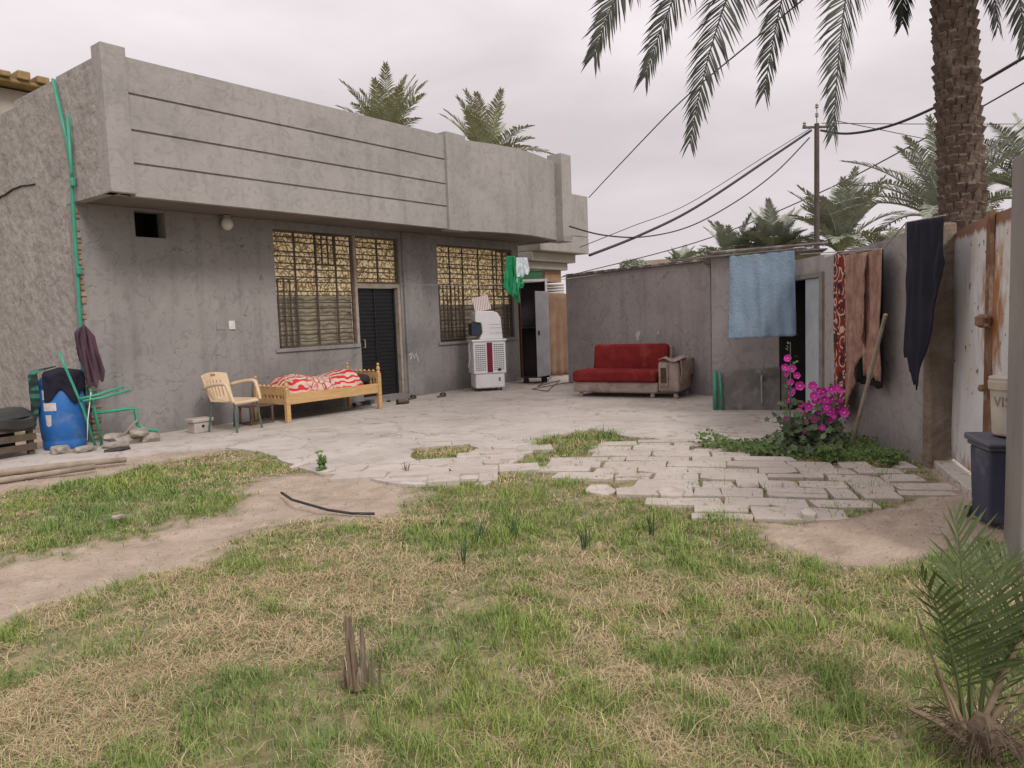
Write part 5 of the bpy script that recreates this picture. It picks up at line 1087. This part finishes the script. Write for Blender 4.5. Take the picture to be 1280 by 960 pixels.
# leafy weeds by the paving
b = B(); rnd = random.Random(5); bx0, bx1, by0, by1 = 7.2,8.8,1.3,3.6; c_ = 0
BP = [(p[0],p[1]) for p in BED]
while c_ < 2400:
    x, y = rnd.uniform(bx0,bx1), rnd.uniform(by0,by1)
    if not inside(np.array([x]),np.array([y]),BP)[0]: continue
    c_ += 1; k = fbm(np.array([x]),np.array([y]),3,4)[0]; z = rnd.uniform(.0,.02+.11*k*k*2); leaf_at(b,Vector((x,y,z)),rnd.uniform(.010,.026),rnd)
for cx,cy,rr,n_,hh in ((7.33,1.95,.10,240,.14),(7.36,1.45,.08,140,.12),(7.35,2.6,.10,150,.08),(4.66,6.08,.05,60,.13),(4.62,6.06,.03,30,.2)):
    for i in range(n_): a = rnd.uniform(0,6.28); r_ = rr*math.sqrt(rnd.random()); leaf_at(b,Vector((cx+r_*math.cos(a),cy+r_*math.sin(a),rnd.uniform(0,hh))),rnd.uniform(.012,.03),rnd)
o = obj('weeds', b, mat('weed_leaf',(.075,.13,.04),(.13,.20,.06),9,.7,0)); stuff(o,'low leafy green weeds along the paving under the hollyhock','weeds')
# spiky bulb tufts in the lawn
SPK = mat('spiky_green',(.06,.11,.045),(.09,.15,.06),6,.6,0)
for i,(x,y,h_,l) in enumerate(((578,702,.17,'spiky green tuft in the lawn, nearest of the four'),(598,674,.20,'dark spiky tuft of upright blades beside the nearest one'),(643,670,.20,'narrow upright spiky tuft directly below the dry patch'),(733,684,.16,'spiky tuft in the lawn below the worn round slab'),(815,664,.16,'thin spiky tuft nearest the large paving'),(508,592,.13,'dark dry tuft growing in a joint of the left paving edge'))):
    q = g(x,y); b = B(); rnd = random.Random(i+30)
    for k in range(11):
        a = rnd.uniform(0,6.28); L = h_*rnd.uniform(.6,1.15); ln = rnd.uniform(.1,.75); p = Vector((rnd.uniform(-.02,.02),rnd.uniform(-.02,.02),-.03)); t_ = p+Vector((math.cos(a)*ln*L,math.sin(a)*ln*L,L+.03)); s_ = Vector((math.sin(a),-math.cos(a),0))*.004; m_ = p.lerp(t_,.6)
        b.add([p-s_,p+s_,m_+s_,m_-s_,t_],[(0,1,2,3),(3,2,4)])
    o = obj('spiky_plant', b, SPK if i < 5 else DRYF); o.location = (q.x,q.y,0); tag(o,l,'plant','spiky tufts in the lawn')
# ---- pole and cables
PM = mat('pole_steel',(.12,.09,.085),(.08,.06,.058),4,.7,.1); pb_ = at(1021,320,22); up_ = empty('utility_pole','dark steel utility pole carrying overhead cables','utility pole',(pb_.x,pb_.y,0))
pt_ = at(1019.5,158,22); b = B(); b.tube([(pb_.x,pb_.y,0),(pb_.x,pb_.y,pt_.z)],[.09,.07],12); obj('pole', b, PM, up_, world=True)
b = B(); b.bar((pb_.x-.25,pb_.y+.32,pt_.z-.1),(pb_.x+.25,pb_.y-.32,pt_.z-.1),.06); obj('crossarm', b, PM, up_, world=True)
for k,(dx,dz) in enumerate(((-.22,0),(.22,0),(0,.25),(0,.5))): b = B(); b.lathe([(.03,0),(.055,.03),(.03,.06),(.05,.09),(.02,.13)],10,(pb_.x+dx,pb_.y-dx*1.28,pt_.z-.07+dz)); b.tube([(pb_.x+dx,pb_.y-dx*1.28,pt_.z-.1),(pb_.x+dx,pb_.y-dx*1.28,pt_.z-.05+dz)],.012,6); obj('insulator', b, GREYP, up_, world=True)
CB = mat('black_cable',(.035,.032,.035),(.05,.045,.05),10,.6,0)
def cable(label, pts, r, knots=None):
    W_ = [at(x,y,D) for x,y,D in pts]; out_ = []
    for i in range(len(W_)-1):
        p0 = W_[max(i-1,0)]; p1, p2 = W_[i], W_[i+1]; p3 = W_[min(i+2,len(W_)-1)]
        for k in range(8):
            t = k/8; out_.append(.5*((2*p1)+(p2-p0)*t+(2*p0-5*p1+4*p2-p3)*t*t+(3*p1-p0-3*p2+p3)*t**3))
    out_.append(W_[-1]); b = B(); b.tube(out_, r, 6); o = obj('power_cable', b, CB, base=tuple(W_[0]), smooth=True); tag(o,label,'cable','overhead cables')
cable('thick twisted cable from the pole down to the entrance portal',[(1014,163,22),(965,196,21),(870,259,20),(800,294,19),(737,319,17.5)],.035)
cable('thin upper cable running close above the thick one to the portal',[(1014,160,22),(960,193,21.2),(860,255,20),(790,283,19),(725,309,17.5)],.010)
cable('sagging cable curving from the pole to the parapet end',[(1012,172,22),(970,215,21.5),(920,252,21),(862,283,20),(805,296,19),(755,294,18),(712,283,16)],.018)
cable('thick cable sagging from the pole behind the palm trunk to the right',[(1026,163,22),(1060,167,21),(1110,158,20),(1165,136,18.5),(1225,104,17),(1330,42,15)],.036)
cable('long straight cable crossing low behind the pole and palm trunk',[(700,347,34),(870,303,30),(1020,243,26),(1165,168,21),(1330,75,16)],.020)
cable('level thin cable leaving the pole to the right edge',[(1027,154,22),(1150,155,23),(1330,155,25)],.012)
cable('thin cable slanting down right behind the palm trunk',[(1040,150,23),(1095,161,24),(1180,178,26),(1330,205,30)],.012)
cable('single thin cable from the palm fronds down to the portal roof',[(736,247,17),(780,200,14),(850,128,12),(930,60,10),(1040,-30,9)],.010)
# ================================================================== GRASS
def build_grass():
    rng = np.random.default_rng(7); P = []
    tiers = [(1.6,3.2,16000,.0026),(3.2,4.6,10500,.0034),(4.6,6.5,5200,.0046),(6.5,10.5,2800,.0068)]
    X=[];Yy=[];Wd=[]
    for d0,d1,den,w in tiers:
        n = int(den*100); x = rng.uniform(-1,9,n); y = rng.uniform(-1,9,n); D = x*fw.x+y*fw.y
        px_, py_, c = pixel_of(x,y,np.zeros(n)); k = (D >= d0)&(D < d1)&(px_ > -160)&(px_ < 1440)&(py_ < 1120)
        X.append(x[k]); Yy.append(y[k]); Wd.append(np.full(k.sum(), w))
    x = np.concatenate(X); y = np.concatenate(Yy); w = np.concatenate(Wd)
    cv = cover(x,y); off = inside(x,y,CY)&~(inside(x,y,HOLE)); 
    strip = (sdist(x,y,[(5.5,4.5),(5.95,4.62),(6.7,4.9),(7.15,5.3),(8.0,5.0),(7.75,4.2)],False) < .10)
    off &= ~(strip&(rng.random(len(x)) < .5))
    pave = inside(x,y,PAVE); seam = fbm(x,y,2.2,31)
    off |= pave&(rng.random(len(x)) < .90-.35*(seam > .60))
    for E_ in (EDGE,): off |= inside(x,y,E_)&(rng.random(len(x)) < .8)
    verge = sdist(x,y,[(6.1,4.45),(6.7,4.75),(7.15,5.2),(7.95,4.95),(7.75,4.2)],False)
    clump = fbm(x,y,6.5,41); big = fbm(x,y,1.1,17)
    keep = (~off)&(rng.random(len(x)) < np.clip(cv**1.5*(.45+1.0*np.clip((clump-.3)*2.5,0,1)),0,1)+.012)
    x, y, w, cv, clump, big = x[keep],y[keep],w[keep],cv[keep],clump[keep],big[keep]; n = len(x)
    green = fbm(x,y,.9,23)*.42+fbm(x,y,2.7,29)*.36+vnoise(x,y,9,77)*.22            # patchiness green / straw
    gp = np.clip((green-.385)*6,0,1)
    isg = rng.random(n) < (.22+.72*gp)
    h = np.where(isg, rng.uniform(.014,.05,n)*(.35+1.1*clump)*(.8+.7*gp)*(.6+.9*vnoise(x,y,13,55)), rng.uniform(.02,.06,n))*np.clip(cv+.25,.4,1)
    vb = sdist(x,y,[(7.0,4.75),(7.85,4.85)],False) < .35; h = np.where(vb, h*1.5, h)
    lean = np.where(isg, rng.uniform(.2,1.2,n), rng.uniform(.8,3.2,n)); az = rng.uniform(0,2*np.pi,n)
    L = h*np.where(isg,1,.9); lx = np.cos(az)*lean*h; ly = np.sin(az)*lean*h; long_ = rng.random(n) < .03; L = np.where(long_, L*1.9, L); lx = np.where(long_,lx*1.8,lx); ly=np.where(long_,ly*1.8,ly)
    z0 = height(x,y)-.006; sx, sy = -np.sin(az+rng.uniform(-1,1,n))*w*.5, np.cos(az)*w*.5
    mz = z0+L*.65; tz = z0+np.where(isg, L*.95, L*.55)
    V = np.empty((n,5,3)); 
    V[:,0] = np.stack([x-sx,y-sy,z0],1); V[:,1] = np.stack([x+sx,y+sy,z0],1)
    V[:,2] = np.stack([x+lx*.4+sx*.8,y+ly*.4+sy*.8,mz],1); V[:,3] = np.stack([x+lx*.4-sx*.8,y+ly*.4-sy*.8,mz],1); V[:,4] = np.stack([x+lx,y+ly,tz],1)
    base = np.arange(n)[:,None]*5; quads = base+np.array([[0,1,2,3]]); tris = base+np.array([[3,2,4]])
    me = bpy.data.meshes.new('grass'); me.vertices.add(n*5); me.vertices.foreach_set('co', V.ravel())
    loops = np.concatenate([quads,tris],1).ravel(); me.loops.add(len(loops)); me.loops.foreach_set('vertex_index', loops.astype(np.int32))
    ls = (np.arange(n)[:,None]*7+np.array([[0,4]])).ravel(); me.polygons.add(2*n); me.polygons.foreach_set('loop_start', ls.astype(np.int32)); me.update(calc_edges=True)
    t = rng.random((n,1)); G1_=np.array([[.10,.18,.04]]); G2_=np.array([[.28,.37,.10]]); S1_=np.array([[.58,.47,.28]]); S2_=np.array([[.36,.27,.155]])
    c = np.where(isg[:,None], G1_*(1-t)+G2_*t, S1_*(1-t)+S2_*t)*rng.uniform(.85,1.15,(n,1)); yel = rng.random(n)[:,None]*(1-gp[:,None]); hue = vnoise(x,y,2.1,91)[:,None]; c = np.where(isg[:,None], c*np.array([[.75,.85,.9]])*(1-hue)+c*np.array([[1.25,1.12,1.0]])*hue, c); c = np.where(isg[:,None], c*(1-.5*yel)+np.array([[.30,.28,.11]])*.5*yel, c)
    col = np.ones((n,5,4)); col[:,:,:3] = c[:,None,:]; a = me.color_attributes.new('tint','FLOAT_COLOR','POINT'); a.data.foreach_set('color', col.ravel())
    M = bpy.data.materials.new('grass_blades'); M.use_nodes = True; t_ = M.node_tree; Pn = t_.nodes['Principled BSDF']; Pn.inputs['Roughness'].default_value=.7; Pn.inputs['Specular IOR Level'].default_value=.25
    at_ = nd(t_,'ShaderNodeAttribute',attribute_name='tint'); t_.links.new(at_.outputs['Color'],Pn.inputs['Base Color'])
    me.materials.append(M); o = bpy.data.objects.new('grass', me); COL.objects.link(o); stuff(o,'short patchy green and straw dry grass covering the yard','grass'); print('blades',n)
build_grass()

def build_grit():
    rng = np.random.default_rng(21); V = []; F = []; C = []; n = 16000
    x = rng.uniform(-.5,8.5,n*7); y = rng.uniform(-.3,9.2,n*7); cv = cover(x,y); px_, py_, c = pixel_of(x,y,np.zeros(len(x)))
    k = (c > 1.6)&(px_ > -100)&(px_ < 1380)&(rng.random(len(x)) < np.where(cv < .5,.9,.10))&~inside(x,y,CY); x, y = x[k][:n], y[k][:n]; z = height(x,y)
    pv = inside(x,y,PAVE); z = np.where(pv,.004,z)
    for i in range(len(x)):
        s_ = rng.uniform(.002,.007)*(1+2.2*(rng.random() < .04)); a = rng.uniform(0,6.28); e = rng.uniform(.6,1.5); q = len(V)
        for t in range(5): th = a+t*1.2566; V.append((x[i]+s_*e*np.cos(th)*rng.uniform(.7,1.2),y[i]+s_*np.sin(th)*rng.uniform(.7,1.2),z[i]-.002))
        V.append((x[i]+s_*.2,y[i],z[i]+s_*.75)); F += [(q+t,q+(t+1)%5,q+5) for t in range(5)]
    b = B(); b.v = V; b.f = F; o = obj('gravel', b, mat('grit',(.36,.30,.25),(.24,.19,.15),40,.95,0,c3=(.48,.43,.37),s3=30)); stuff(o,'scattered grit and small pebbles on the bare earth','gravel')
build_grit()
